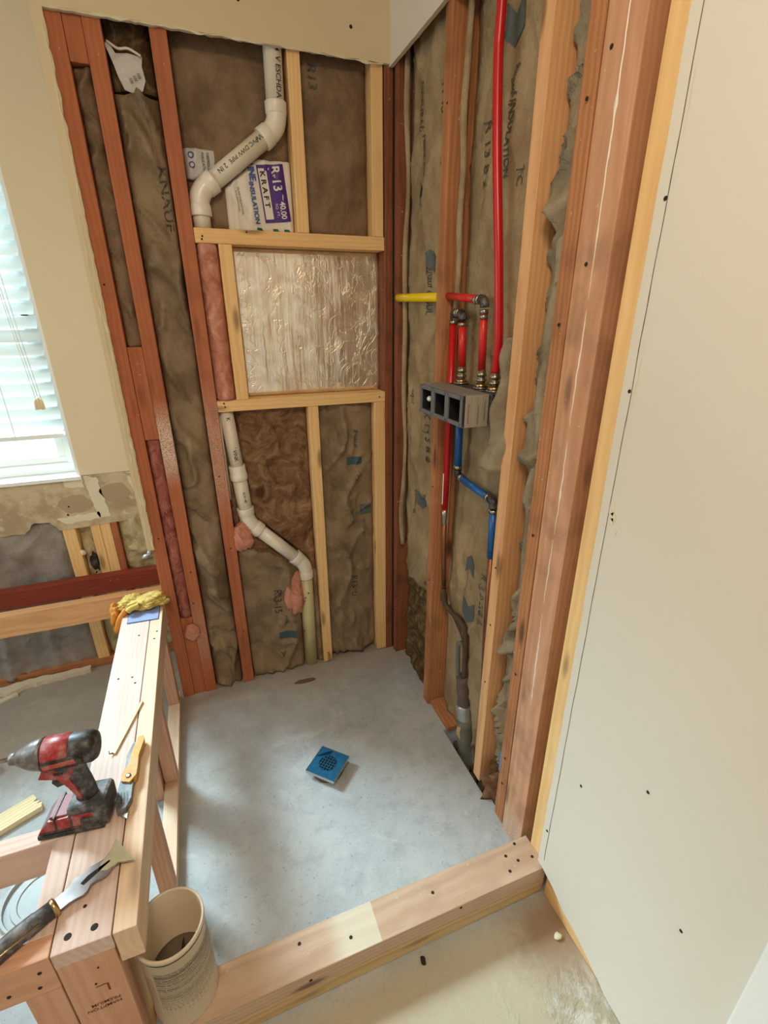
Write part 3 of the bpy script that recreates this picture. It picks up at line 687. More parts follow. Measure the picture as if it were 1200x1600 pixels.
while zz < 2.1:
    ln = random.uniform(.15, .6)
    if random.random() < .97:
        prev = None; n = int(ln/.008)
        for i in range(n+1):
            z = zz+ln*i/n; y = -.957+.006*nz(z*3, 1)+.002*nz(z*40, 2); w = (.0014+.0042*max(0, nz(z*34, 5))+.0030*max(0, .95-z))*math.sin(PI*(i+.3)/(n+.6))+.0002
            c = [bm.verts.new((-.0022, y-w, z)), bm.verts.new((-.0036, y, z)), bm.verts.new((-.0022, y+w, z))]
            if prev: bm.faces.new((prev[0], c[0], c[1], prev[1])); bm.faces.new((prev[1], c[1], c[2], prev[2]))
            prev = c
    zz += ln+random.uniform(.005, .04)
ck = fin('caulk_streak', bm, 'caulk'); bpy.context.view_layer.update(); ck.parent = sP; ck.matrix_parent_inverse = sP.matrix_world.inverted()
board('sill_plate', (.012, -.535, 0), (.089, -.385, .018), 'y', 'brown', 'weathered sill plate stub on the slab between the brown stud and the pipe pit', 'plate')

# ------------------------------------------------------------------ insulation, shower rear wall
k1 = Batt('b', -.6175, -.316, 1.66, 2.44, .066, .090, amp=.009, bulge=.012, seed=1)
AVU = [((-.343, 2.44), (-.350, 1.925), .030, .032), ((-.350, 1.925), (-.592, 1.745), .030, .032), ((-.592, 1.745), (-.592, 1.65), .030, .032)]
k1.avoid = AVU; k1.build('insulation_batt', 'kraft_brown', 'brown kraft-faced batt at the top behind the upper white pipe')
k2 = Batt('b', -.2765, -.0695, 1.656, 2.44, .050, .090, amp=.008, bulge=.012, fold=.6, seed=2)
k2.build('insulation_batt', 'kraft_brown', 'brown kraft-faced batt between the two pale studs above the niche')
prnt(k2, 'R13', .04, -.25, 2.09, -PI/2, 'ink_blue', sx=1)
k3 = Batt('b', -.7695, -.6635, .0, lambda u: 1.955+.02*nz(u*30, 1), .042, .090, amp=.022, bulge=.018, fold=1.3, seed=3, step=.008)
k3.build('insulation_batt', 'kraft', 'creased tall kraft-faced batt in the bay left of the white pipes')
prnt(k3, 'KNAUF', .03, -.692, 1.80, -PI/2, 'ink_grey', sx=1.6)
w3 = Batt('b', -.7695, -.6635, 1.965, 2.44, .060, .090, amp=.014, bulge=.012, seed=4, kind='wool', step=.008)
w3.build('loose_insulation', 'wool_dirty', 'loose brown fibre insulation at the top of the bay, behind the white scrap of paper')
k4 = Batt('b', -.8540, -.8125, 1.331, 1.998, .035, .090, amp=.012, bulge=.010, fold=1.5, seed=5, step=.006)
k4.build('insulation_batt', 'kraft_brown', 'narrow crumpled kraft-faced batt stuffed between the two leftmost studs')
w4 = Batt('b', -.8540, -.8125, .362, 1.043, .022, .090, amp=.010, bulge=.012, seed=6, kind='wool', step=.006)
w4.build('loose_insulation', 'wool_red', 'dusty red fibre insulation between the two leftmost studs, lower half')
wp = Batt('b', -.6195, -.5565, 1.157, 1.614, .034, .090, amp=.018, bulge=.025, seed=7, kind='wool', step=.006)
wp.build('loose_insulation', 'wool_pink', 'pink fibre insulation squeezed in on the left of the foil-backed niche')
fo = Batt('b', -.5165, -.0275, 1.157, 1.614, .062, .090, amp=.0035, bulge=.0, seed=8, kind='foil')
fo.build('foil_panel', 'foil', 'shiny crinkled foil-faced board filling the back of the square niche', 'foil panel')
# raised creases of the foil
for i, (x, z, ln) in enumerate([(-.44, 1.40, .20), (-.39, 1.27, .16), (-.30, 1.48, .16), (-.26, 1.30, .14), (-.21, 1.42, .22), (-.17, 1.52, .10), (-.10, 1.38, .14), (-.06, 1.50, .16), (-.33, 1.55, .07), (-.13, 1.25, .09)]):
    pts = [fo.P(x+.006*nz(k*.7, i), z-ln*k/10, .0002) for k in range(11)]
    o = tube_obj('crease', pts, [.0004]+[.0016]*9+[.0004], 'foil', seg=6); bpy.context.view_layer.update(); o.parent = fo.o; o.matrix_parent_inverse = fo.o.matrix_world.inverted()
AV = [((-.594, 1.13), (-.566, .705), .030, .031), ((-.566, .705), (-.366, .487), .030, .031), ((-.366, .487), (-.370, -.02), .030, .030)]
def cut5(u): return .60-.62*max(0, (u+.56))*1.0 + .02*nz(u*25, 4)
w5 = Batt('b', -.6175, -.3195, lambda u: cut5(u)-.04, 1.119, .048, .090, amp=.020, bulge=.014, seed=9, kind='wool', step=.007)
w5.avoid = AV; w5.build('loose_insulation', 'wool_brown', 'brown swirly fibre insulation under the niche sill beside the lower white pipe')
k5 = Batt('b', -.6175, -.3195, .004, cut5, .030, .0895, amp=.013, bulge=.014, fold=1.2, seed=10, step=.009)
k5.avoid = AV; k5.build('insulation_batt', 'kraft', 'kraft-faced batt with R13 print standing on the slab left of the lower white pipe')
prnt(k5, 'R13-15', .042, -.500, .405, -PI/2-.05, 'ink', sx=.9)
prnt(k5, 'INSUL', .018, -.470, .285, -PI/2, 'ink_teal')
shape(k5, [(-.035, 0), (.035, 0), (.035, .035), (0, .012), (-.035, .035)], -.462, .165, 'ink_teal', 'printed_logo')
prnt(k5, 'A', .03, -.478, .105, PI, 'ink')
k6 = Batt('b', -.2795, -.0715, .02, 1.119, .040, .090, amp=.012, bulge=.016, fold=1.2, seed=11, step=.009)
k6.build('insulation_batt', 'kraft', 'kraft-faced batt with blue print between the two pale studs below the niche')
shape(k6, [(-.03, 0), (.03, 0), (.03, .03), (0, .012), (-.03, .03)], -.148, .885, 'ink_teal', 'printed_logo'); prnt(k6, 'KNAUF', .022, -.150, 1.02, -PI/2, 'ink_teal')
prnt(k6, 'R13  U', .036, -.175, .40, -PI/2, 'ink', sx=1.0); prnt(k6, 'INSULATION', .018, -.172, .74, -PI/2, 'ink_grey')
shape(k6, [(-.02, 0), (.03, 0), (.03, .045), (-.02, .045)], -.110, .67, 'ink_blue', 'printed_logo'); prnt(k6, 'INSULATION', .016, -.118, .65, -PI/2, 'ink_blue')
holes(k1.o, [], (0, -1, 0))

def tuft(name, c, r, mat, label, cat='insulation', seed=0, sub=4):
    bm = bmesh.new(); bmesh.ops.create_icosphere(bm, subdivisions=sub, radius=1.0)
    for v in bm.verts:
        p = v.co.copy(); k = 1+.30*nz(p.x*1.3+seed, p.y*1.3, p.z*1.3)+.26*abs(nz(p.x*3+seed, p.y*3, p.z*3))+.10*nz(p.x*11, p.y*11+seed, p.z*11)
        v.co = Vector((p.x*r[0], p.y*r[1], p.z*r[2]))*k
    o = fin(name, bm, mat, smooth_=True); o.location = c
    if label: tag(o, label, cat)
    return o
tuft('fibre_tuft', (-.593, .012, .655), (.034, .026, .055), 'wool_pink', 'pink fibre tuft under the bend of the lower white pipe', seed=3)
tuft('fibre_tuft', (-.420, .012, .372), (.036, .022, .088), 'wool_pink', 'pink fibre tuft tucked against the yellowed lower pipe section', seed=5)
tuft('fibre_tuft', (-.822, -.006, .30), (.026, .014, .032), 'wool_pink', 'small pink fibre tuft hanging out at the bottom of the leftmost bay', seed=8, sub=3)
bm = bmesh.new()
for i in range(46):                                  # wisps trailing from the red fibre
    z = random.uniform(.36, .85); x = -.833+random.uniform(-.014, .014); p = Vector((x, .006, z)); pts = [p]
    for k in range(5): p = p+Vector((random.uniform(-.006, .006), random.uniform(-.005, .002), random.uniform(-.012, .004))); pts.append(p)
    tube(bm, pts, .0005, 4)
o = fin('fibre_wisps', bm, 'wool_pink'); bpy.context.view_layer.update(); o.parent = w4.o; o.matrix_parent_inverse = w4.o.matrix_world.inverted()

# white scrap of paper in the upper left bay
bm = bmesh.new(); ol = [(-.772, 2.055), (-.765, 2.062), (-.75, 2.040), (-.722, 2.043), (-.688, 2.038), (-.692, 2.02), (-.688, 1.99), (-.698, 1.968), (-.716, 1.958), (-.742, 1.966), (-.752, 1.99), (-.760, 2.02)]
prism(bm, [(x, .030+.006*nz(x*40, z*40), z) for x, z in ol], Vector((0, .0025, 0)))
bmesh.ops.triangulate(bm, faces=[f for f in bm.faces if len(f.verts) > 4])
sc = fin('paper_scrap', bm, 'bag_grey'); rebase(sc, (-.72, .03, 1.96)); tag(sc, 'crumpled white scrap of bag stuffed high in the bay between old studs', 'scrap')
tb = tube_obj('folded_edge', arc([(-.766, .026, 2.060), (-.742, .020, 2.046), (-.718, .018, 2.048), (-.690, .022, 2.038)], 6), [.003]*19, 'bag', seg=8)
bpy.context.view_layer.update(); tb.parent = sc; tb.matrix_parent_inverse = sc.matrix_world.inverted()
for i in range(3):
    b_ = text_mesh('IIII', .012); stamp(b_, 'printed_text', 'ink', lambda u, v: Vector((u, .0215, v)), -.728+i*.010, 1.988+i*.006, -1.2, sc)

# printed insulation bag stuffed behind the upper pipe
bag = Batt('b', -.515, -.3165, 1.657, 1.838, .050, .064, amp=.006, bulge=.006, fold=.9, seed=14, step=.006)
bag.v0 = lambda u: 1.657; bag.v1 = lambda u: 1.845+min(0, (u+.43)*.9)+.003*nz(u*60, 2)
bag.avoid = AVU; bag.build('insulation_bag', 'bag', 'white plastic insulation bag with purple R-13 KRAFT panel, stuffed behind the upper white pipe', 'bag')
tl = .18
def rect(w, h, cx=0, cy=0): return [(cx-w/2, cy-h/2), (cx+w/2, cy-h/2), (cx+w/2, cy+h/2), (cx-w/2, cy+h/2)]
rz = .10
shape(bag, rect(.150, .080), -.372, 1.760, 'purple', 'printed_panel', -PI/2+rz)
o = shape(bag, rect(.132, .024, 0, 0), -.396, 1.7575, 'bag', 'printed_panel', -PI/2+rz); o.data.transform(Matrix.Translation((0, -.0007, 0)))
def pbag(txt, size, u, v, mat, sx=1.0, bold=0, ang=-PI/2+rz, lift=.0016):
    o = prnt(bag, txt, size, u, v, ang, mat, bold, sx); o.data.transform(Matrix.Translation((0, -lift, 0))); return o
pbag('K R A F T', .0205, -.4095, 1.816, 'ink', 1.12, .0007)
pbag('R-13', .036, -.3770, 1.831, 'bag', .95, .0008); pbag('40.00', .022, -.3570, 1.7400, 'bag', .95, .0004); pbag('SQ. FT.', .011, -.3700, 1.7350, 'bag', 1.1)
pbag('INSULATION', .019, -.445, 1.786, 'bag_blue', 1.0, .0006); pbag('UNE', .026, -.445, 1.835, 'bag_blue', .9, .001)
pbag('GLASS INSULATION', .008, -.480, 1.770, 'ink'); pbag('R-13  KRAFT FACED', .006, -.487, 1.760, 'ink')
for x in (-.425, -.375, -.340): shape(bag, [(-.008, 0), (.012, 0), (.006, .007), (-.008, .007)], x, 1.660, 'green', 'printed_logo')
bag2 = Batt('b', -.6175, -.525, 1.765, 1.858, .058, .066, amp=.006, bulge=.004, fold=.8, seed=15, step=.006)
bag2.v0 = lambda u: 1.845-min(.10, .03+.75*abs(u+.600)+.0)-.03*(u > -.60) if u > -.615 else 1.80
bag2.v0 = lambda u: 1.78+.5*max(0, u+.60)+.25*max(0, -.60-u)
bag2.v1 = lambda u: 1.857+.002*nz(u*70, 3)
bag2.avoid = AVU; bag2.build('insulation_bag', 'bag_grey', 'folded corner of a white printed insulation bag left of the slanted pipe', 'bag')
prnt(bag2, 'FIBERGLASS', .010, -.556, 1.850, -PI/2, 'ink'); prnt(bag2, 'INSULATION', .010, -.570, 1.850, -PI/2, 'ink'); prnt(bag2, 'O O', .022, -.606, 1.850, -PI/2, 'bag_blue', .0004)

# ------------------------------------------------------------------ white drain pipes
def pipe_group(name, label, cat='pipe'): 
    o = empty(name); tag(o, label, cat); return o
def collar(bm, c, d, r, ln): c, d = Vector(c), Vector(d).normalized(); tube(bm, [c-d*ln/2, c-d*ln/2, c+d*ln/2], [r*.96, r, r], 24)
yp = .030; rp = .026
up = empty('drain_pipe', (-.59, yp, 1.6545)); tag(up, 'upper white plastic drain pipe zigzagging down to the niche header', 'pipe'); ui = Matrix.Translation(-Vector(up.location))
def upart(nm, build, mat, par=None, inv=None):
    bm = bmesh.new(); build(bm); o = fin(nm, bm, mat, normals=True); o.parent = par or up; o.matrix_parent_inverse = inv or ui; return o
T1, E1, E2, B1 = Vector((-.343, yp, 2.44)), Vector((-.350, yp, 1.925)), Vector((-.592, yp, 1.745)), Vector((-.592, yp, 1.655))
upart('pipe', lambda b: tube(b, [T1, E1+Vector((0, 0, .05))], rp, 24), 'pvc')
dd = (E2-E1).normalized()
upart('pipe', lambda b: tube(b, [E1+dd*.04, E2-dd*.04], rp, 24), 'pvc')
upart('pipe', lambda b: tube(b, [E2-Vector((0, 0, .04)), B1], rp*.96, 24), 'pvc')
def elbow(a, c, b, r, ra, ln):
    def f(bm):
        a_, c_, b_ = Vector(a), Vector(c), Vector(b); da, db = (a_-c_).normalized(), (b_-c_).normalized()
        pts = bend(a_, c_, b_, ln, 10)
        tube(bm, [pts[0]+da*.010]+pts+[pts[-1]+db*.010], [r*1.10]*(len(pts)+2), 24)
        for q, d in ((pts[0], da), (pts[-1], db)): tube(bm, [q-d*.002, q+d*.001, q+d*.026, q+d*.028, q+d*.028], [r*1.08, r*1.19, r*1.21, r*1.19, r*1.02], 24)
    return f
upart('elbow', elbow(T1, E1, E2, rp, 0, .030), 'pvc_fit'); upart('elbow', elbow(E1, E2, B1, rp, 0, .030), 'pvc_fit')
def pipe_print(txt, size, a, b, r, t, parent, mat='ink', flip=1):
    """print along a pipe lying in the xz plane, wrapped round its front"""
    a, b = Vector(a), Vector(b); d = (b-a).normalized(); n = Vector((0, -1, 0)); s = n.cross(d)
    bm = text_mesh(txt, size, .0002, 1.0, .005)
    for w in bm.verts:
        x, y = w.co.x, (w.co.y-size*.35)*flip; th = y/r+t[1]; q = a+d*(t[0]+x); w.co = q+(n*math.cos(th)+s*math.sin(th))*(r+.0006)
    o = fin('printed_text', bm, mat, normals=False); bpy.context.view_layer.update(); o.parent = parent; o.matrix_parent_inverse = parent.matrix_world.inverted()
pipe_print('V ESCHDA', .020, (-.343, yp, 2.08), (-.350, yp, 1.93), rp, (0.0, .2), up); pipe_print('PVC 7-14', .018, (-.342, yp, 2.16), (-.350, yp, 1.93), rp, (0.0, .2), up)
pipe_print('PVC DWV PIPE', .016, E1, E2, rp, (.075, -.2), up, 'ink_grey', 1); pipe_print('2 IN', .018, E1, E2, rp, (.19, -.2), up, 'ink_grey'); pipe_print('W', .020, E1, E2, rp, (.058, -.2), up, 'ink_teal')
lp = empty('drain_pipe', (-.370, .030, .0)); tag(lp, 'lower white plastic drain pipe bending from the niche sill down to the slab', 'pipe'); li = Matrix.Translation(-Vector(lp.location))
yp = .030; rp = .0255
F1, F2, F3, F4 = Vector((-.594, yp, 1.1195)), Vector((-.566, yp, .705)), Vector((-.366, yp, .487)), Vector((-.370, yp, .0))
d1 = (F2-F1).normalized(); d2 = (F3-F2).normalized()
low_ = lambda nm, f, m: upart(nm, f, m, lp, li)
low_('pipe', lambda b: tube(b, [F1, F1+d1*.235], rp*.9, 24), 'pvc')
low_('coupling', lambda b: tube(b, [F1+d1*.195, F1+d1*.195, F1+d1*.225, F1+d1*.226, F1+d1*.245, F1+d1*.250, F1+d1*.252], [rp*.9, rp*1.12, rp*1.12, rp*1.2, rp*1.2, rp*1.05, rp*.9], 24), 'pvc_fit')
low_('pipe', lambda b: tube(b, [F1+d1*.25, F2-d1*.03], rp, 24), 'pvc')
low_('pipe', lambda b: tube(b, [F2+d2*.04, F3-d2*.04], rp, 24), 'pvc_fit')
low_('pipe', lambda b: tube(b, [F3-Vector((0, 0, .04)), F4], rp*1.04, 24), 'pvc_old')
low_('elbow', elbow(F1, F2, F3, rp, 0, .030), 'pvc_fit'); low_('elbow', elbow(F2, F3, F4, rp, 0, .032), 'pvc_fit')
pipe_print('K', .018, F1, F2, rp*.9, (.02, .1), lp); pipe_print("' VINK", .018, F1, F2, rp*.9, (.125, .1), lp); pipe_print('SCH 40', .013, F1, F2, rp, (.29, .2), lp, 'ink_grey')
bm = bmesh.new()
for (z, a, r) in ((.425, .8, .005), (.385, .9, .006), (.365, .2, .004), (.345, -.3, .0035), (.30, .9, .004), (.18, -.9, .004), (.33, -.4, .003)):
    c = Vector((-.370+math.sin(a)*rp*1.045, yp-math.cos(a)*rp*1.045, z)); n = Vector((math.sin(a), -math.cos(a), 0)); t = Vector((math.cos(a), math.sin(a), 0))
    bm.faces.new([bm.verts.new(c+n*.0008+(t*math.cos(q)*r*.8+Vector((0, 0, 1))*math.sin(q)*r)) for q in [2*PI*i/9 for i in range(9)]])
o = fin('dirt_spots', bm, 'hole', normals=False); o.parent = lp; o.matrix_parent_inverse = li
wire = tube_obj('thin_rod', [(-.6165, .03, 1.119), (-.6165, .03, .80)], .003, 'pvc', seg=8); tag(wire, 'thin pale rod running down beside the lower white pipe', 'rod')

# ------------------------------------------------------------------ insulation, right wall
def rb(u): return .455-.25*max(0, u+.23)*0+.02*nz(u*30, 1)-(.08*max(0, u+.17)/.12*-1 if u > -.17 else 0)*.3
r1 = Batt('r', -.343, -.045, lambda u: .46-.03*math.sin((u+.34)*8)+.012*nz(u*35, 1), 2.44, .052, .091, amp=.009, bulge=.020, fold=.9, seed=21)
r1.build('insulation_batt', 'kraft_right', 'tan kraft-faced batt between the inside corner and the brown stud, torn off near the floor')
wr1 = Batt('r', -.343, -.045, 0.0, lambda u: .50, .062, .0915, amp=.026, bulge=.006, seed=22, kind='wool', step=.008)
wr1.build('loose_insulation', 'wool_dirty', 'dirty brown fibre exposed near the floor beside the inside corner')
r2 = Batt('r', -.737, -.385, .02, 2.44, .071, .091, amp=.009, bulge=.014, fold=.9, seed=23)
r2.build('insulation_batt', 'kraft_right', 'wide kraft-faced batt behind the red and blue tubing')
r3 = Batt('r', -.861, -.776, .12, 2.44, .058, .091, amp=.014, bulge=.014, fold=1.8, seed=24, step=.007)
r3.build('insulation_batt', 'kraft_grey', 'grey-green crumpled kraft batt squeezed between the pale stud and the chalk-streaked post')
w6 = Batt('r', -.861, -.776, .0, lambda u: .12+.04*nz(u*40, 3), .045, .091, amp=.03, bulge=.03, seed=25, kind='wool', step=.007)
w6.build('loose_insulation', 'wool_brown', 'brown fibre clump on the floor between the pale stud and the wide post')
arrow = [(-.028, .0), (.028, .0), (.028, .030), (.0, .052), (-.028, .030)]
chev = [(-.026, 0), (0, .026), (.026, 0), (.026, -.045), (0, -.060), (-.026, -.045)]
def chevron(b, u, v, s=1.0, mat='ink_blue', up=True):
    k = 1 if up else -1
    shape(b, [(-.026*s, 0), (-.026*s, k*.050*s), (.0, k*.026*s), (.026*s, k*.050*s), (.026*s, 0), (.0, -k*.018*s)], u, v, mat)
chevron(r1, -.165, 1.735); prnt(r1, 'NATURAL FIBER knauf', .026, -.165, 2.01, -PI/2, 'ink_grey', .0004, .95)
chevron(r1, -.235, 1.580, 1.0, 'ink_blue', False); prnt(r1, 'knauf INSUL', .026, -.235, 1.55, -PI/2, 'ink_grey', .0004, 1)
prnt(r1, 'R W O E R S', .040, -.290, 1.97, -PI/2, 'ink_grey', .0004, .95); prnt(r1, 'K O S B 8', .042, -.235, 1.12, -PI/2, 'ink_grey', .0002, 1)
prnt(r1, 'EHA B', .034, -.155, .82, -PI/2, 'ink_grey'); chevron(r1, -.22, .78, 1.0); prnt(r1, 'insul', .028, -.12, 1.18, -PI/2, 'ink_grey')
chevron(r2, -.565, 1.965, 1.2); prnt(r2, 'knauf INSULATION', .026, -.575, 1.91, -PI/2-.04, 'ink_grey', .0004, .95)
prnt(r2, 'R 13 8 2', .036, -.47, 1.84, -PI/2, 'ink_grey', .0002, 1.1)
prnt(r2, 'R 3 0 0 8 3', .040, -.612, .70, -PI/2, 'ink_blue', .0002, 1.0); chevron(r2, -.545, .50, 1.3); chevron(r2, -.535, .70, 1.0, 'ink_blue', False); prnt(r2, '____', .04, -.53, .66, -PI/2, 'ink_blue')
prnt(r2, 'TC', .03, -.62, 1.72, -PI/2, 'ink_grey')

def crumple(name, grid_fn, nu, nv, mat, label=None, cat=None, thick=.0012, smooth_=True):
    bm = bmesh.new(); g = [[bm.verts.new(grid_fn(i/nu, j/nv)) for j in range(nv+1)] for i in range(nu+1)]
    for i in range(nu):
        for j in range(nv): bm.faces.new((g[i][j], g[i+1][j], g[i+1][j+1], g[i][j+1]))
    bmesh.ops.recalc_face_normals(bm, faces=bm.faces[:]); bmesh.ops.solidify(bm, geom=bm.faces[:], thickness=thick)
    o = fin(name, bm, mat, smooth_=smooth_)
    if label: tag(o, label, cat)
    return o
# torn kraft flap curling out beside the valve box
def flap(s, t):
    z = 1.37-.31*t; y = -.670-.060*s-.02*nz(t*4, 2)-.012*t+.02*math.sin(t*6)*s; x = .035-.05*math.sin(PI*s)*(.5+.5*t)-.022*t+.014*nz(s*3, t*5, 1)
    if t > .8: y += .05*(t-.8)*(1-s)*3
    return Vector((x, y, z))
fl = crumple('torn_kraft_flap', flap, 14, 40, 'kraft_grey', 'torn kraft paper flap curling out between the valve box and the pale stud', 'paper')
def flap2(s, t):
    z = 1.76-1.50*t; y = -.800-.055*s+.010*nz(t*6, 5); x = .056-.036*math.sin(PI*s)*(.3+.7*math.sin(PI*min(1, t*1.3)))-.014*abs(nz(t*9, s*2, 3))+.014*nz(s*6, t*14)
    return Vector((x, y, z))
crumple('torn_kraft_strip', flap2, 10, 90, 'kraft_grey', 'long crumpled kraft strip hanging out left of the wide brown post', 'paper')
def flap3(s, t):
    z = 2.35-1.7*t; y = -.386-.030*s-.004*nz(t*14, 2); x = .050-.032*math.sin(s*PI*.8)*(.8+.4*nz(t*9, 1))
    return Vector((x, y, z))
crumple('kraft_flange', flap3, 6, 90, 'kraft_right', 'folded kraft flange stapled along the brown stud above the tubing', 'paper')
def flap4(s, t):
    z = 2.2-1.65*t; y = -.046-.022*s-.005*nz(t*10, 8); x = .046-.036*math.sin(s*PI*.8)*(.8+.5*nz(t*6, 4))
    return Vector((x, y, z))
crumple('kraft_flange', flap4, 6, 70, 'kraft_right', 'folded kraft flange along the dark stud in the inside corner', 'paper')

# ------------------------------------------------------------------ valve box and tubing
vb = empty('valve_box', (-.03, -.53, 1.157)); tag(vb, 'grey three-gang shower valve box projecting from the right wall', 'valve box'); vi = Matrix.Translation(-Vector(vb.location))
def vpart(nm, f, mat, par=vb, inv=None):
    bm = bmesh.new(); f(bm); o = fin(nm, bm, mat); o.parent = par; o.matrix_parent_inverse = inv or vi; return o
zb, zt, y0, y1, xf = 1.157, 1.234, -.651, -.405, -.070
def shell(b):
    t = .006
    bx(b, (xf+.001, y0, zt-t), (.002, y1, zt), .001); bx(b, (xf+.001, y0, zb), (.002, y1, zb+t), .001)
    for y in (y0, y0+(y1-y0)/3-t/2+.004, y0+(y1-y0)*2/3-t/2, y1-t): bx(b, (xf+.001, y, zb+t), (.002, y+t, zt-t), .0005)
vpart('housing', shell, 'box_dark')
def rim(b):
    for i in range(3):
        a = y0+(y1-y0)*i/3+.003; c = y0+(y1-y0)*(i+1)/3-.003
        for lo, hi in (((xf-.002, a-.003, zb), (xf+.004, a+.006, zt)), ((xf-.002, c-.006, zb), (xf+.004, c+.003, zt)), ((xf-.002, a, zt-.011), (xf+.004, c, zt)), ((xf-.002, a, zb), (xf+.004, c, zb+.010))): bx(b, lo, hi, .0012)
vpart('rim', rim, 'box_rim')
vpart('bay_liner', lambda b: [bx(b, (-.062, y0+(y1-y0)*i/3+.0065, zb+.0065), (-.0105, y0+(y1-y0)*(i+1)/3-.0015-.004*(i == 2), zt-.0065)) for i in range(0)] or bx(b, (-.012, y0+.007, zb+.007), (-.0105, y1-.007, zt-.007)), 'black')
vpart('valve_body', lambda b: (bx(b, (-.010, y0+.006, zb+.006), (-.004, y1-.006, zt-.006)), bx(b, (.002, -.668, zb+.004), (.050, -.43, zt+.003), .004)), 'black')
for i, y in enumerate((-.610, -.53, -.447)): 
    vpart('cartridge', lambda b: tube(b, [(-.012, y, 1.196), (-.035, y, 1.196), (-.036, y, 1.196)], [.018, .018, .012], 20), 'black')
vpart('valve_knob', lambda b: tube(b, [(-.034, -.436, 1.196), (-.058, -.436, 1.196), (-.062, -.436, 1.196)], [.007, .0075, .004], 16), 'white')
slv = vpart('board_sleeve', lambda b: [bx(b, (-.062+i*.0165, y0-.0035, zb-.001), (-.062+i*.0165+.0158, y0-.0005, zt+.001), .0006) for i in range(4)], 'cardboard')
for (x, z, ln) in ((-.052, 1.165, .045), (-.024, 1.163, .04), (-.006, 1.17, .05)):
    b_ = text_mesh('INSTRUCTIONS 4.25', .0055); stamp(b_, 'printed_text', 'ink', lambda u, v: Vector((u, y0-.0041, v)), x, z, PI/2, slv)
vpart('dust_cover', lambda b: (bx(b, (xf+.004, y0, zt), (.002, y1, zt+.002), .0005), bx(b, (xf+.004, y0, zb-.002), (.002, y1, zb), .0005), bx(b, (xf+.004, y1, zb), (.002, y1+.002, zt), .0005)), 'box_grey')

def crimp(b, a, d, r, mat=None): a, d = Vector(a), Vector(d).normalized(); tube(b, [a, a, a+d*.010, a+d*.010], [r*.8, r*1.14, r*1.14, r*.8], 18)
def fitting(loc, tall=.046):
    o = empty('pipe_fitting', loc); fi_ = Matrix.Translation(-Vector(loc)); x, y, z = loc
    vpart('nut', lambda b: tube(b, [(x, y, z), (x, y, z), (x, y, z+.008), (x, y, z+.009)], [.008, .0175, .0175, .010], 6), 'brass', o, fi_)
    vpart('stem', lambda b: tube(b, [(x, y, z+.008), (x, y, z+.014), (x, y, z+.015), (x, y, z+.021), (x, y, z+.022), (x, y, z+.027), (x, y, z+.028), (x, y, z+.036), (x, y, z+.037), (x, y, z+tall)], [.010, .010, .0135, .0135, .009, .009, .0125, .0125, .0105, .0105], 16), 'steel', o, fi_)
    vpart('flange', lambda b: tube(b, [(x, y, z-.003), (x, y, z-.003), (x, y, z+.001), (x, y, z+.001)], [.01, .021, .021, .01], 20), 'steel', o, fi_)
    return o
ZF = 1.2405
f1 = fitting((.030, -.462, ZF)); tag(f1, 'steel and brass fitting on the valve box under the second red tube from the left', 'fitting', 'fittings on the valve box')
f2 = fitting((.030, -.568, ZF)); tag(f2, 'metal fitting on the valve box under the elbowed red tube', 'fitting', 'fittings on the valve box')
f3 = fitting((.030, -.632, ZF)); tag(f3, 'steel and brass fitting on the valve box under the long red riser', 'fitting', 'fittings on the valve box')
# long red riser
pr_ = arc([(.020, -.572, 2.43), (.018, -.566, 2.01), (.018, -.566, 1.92), (.018, -.588, 1.746), (.020, -.622, 1.542), (.026, -.640, 1.364), (.030, -.632, ZF+.043)], 10)
ri = tube_obj('water_tube', pr_, .0105, 'red_pex'); rebase(ri, pr_[-1]); tag(ri, 'long red water tube rising from the valve box out of the top of the picture', 'tube')
def tubing(name, label, pts, r, mat, extras):
    """pts: list of runs; extras: (part name, builder, material)"""
    o = empty(name, pts[0][-1]); tag(o, label, 'tube'); iv = Matrix.Translation(-Vector(o.location))
    for i, run in enumerate(pts): vpart('tube', lambda b: tube(b, run, r, 18), mat if isinstance(mat, str) else mat[i], o, iv)
    for nm, f, m in extras: vpart(nm, f, m, o, iv)
    return o
def el(b, a, c, d, r=.0115, ln=.016): tube(b, bend(a, c, d, ln, 8), r, 16)
# pipe through the stud to the yellow stub
Q1, Q2, Q3 = Vector((.018, -.385, 1.466)), Vector((.018, -.578, 1.452)), Vector((.029, -.568, ZF+.043))
tb1 = tubing('water_tube', 'red tube from the valve box up to an elbow and through the brown stud', [[Q1, Q2+Vector((0, .020, .001))], [Q2-Vector((0, 0, .022)), Q3]], .0098, 'red_pex2',
    [('elbow', lambda b: el(b, Q1, Q2, Q3, .012, .018), 'black'), ('crimp_ring', lambda b: (crimp(b, Q2+Vector((0, .022, .001)), (0, 1, 0), .0098), crimp(b, Q2+Vector((0, .036, .001)), (0, 1, 0), .0094)), 'steel'), ('crimp_ring', lambda b: (crimp(b, Q2-Vector((0, 0, .022)), (0, 0, -1), .0098), crimp(b, Q2-Vector((0, 0, .034)), (0, 0, -1), .0094)), 'steel')])
ys = [Vector((.010, -.346, 1.464)), Vector((.010, -.036, 1.471)), Vector((.010, -.032, 1.471)), Vector((.010, -.030, 1.471))]
bm = bmesh.new(); tube(bm, ys, [.0125, .0125, .011, .006], 20); yo = fin('stub_pipe', bm, 'yellow'); rebase(yo, ys[0]); tag(yo, 'yellow capped stub pipe sticking out left of the brown stud', 'pipe')
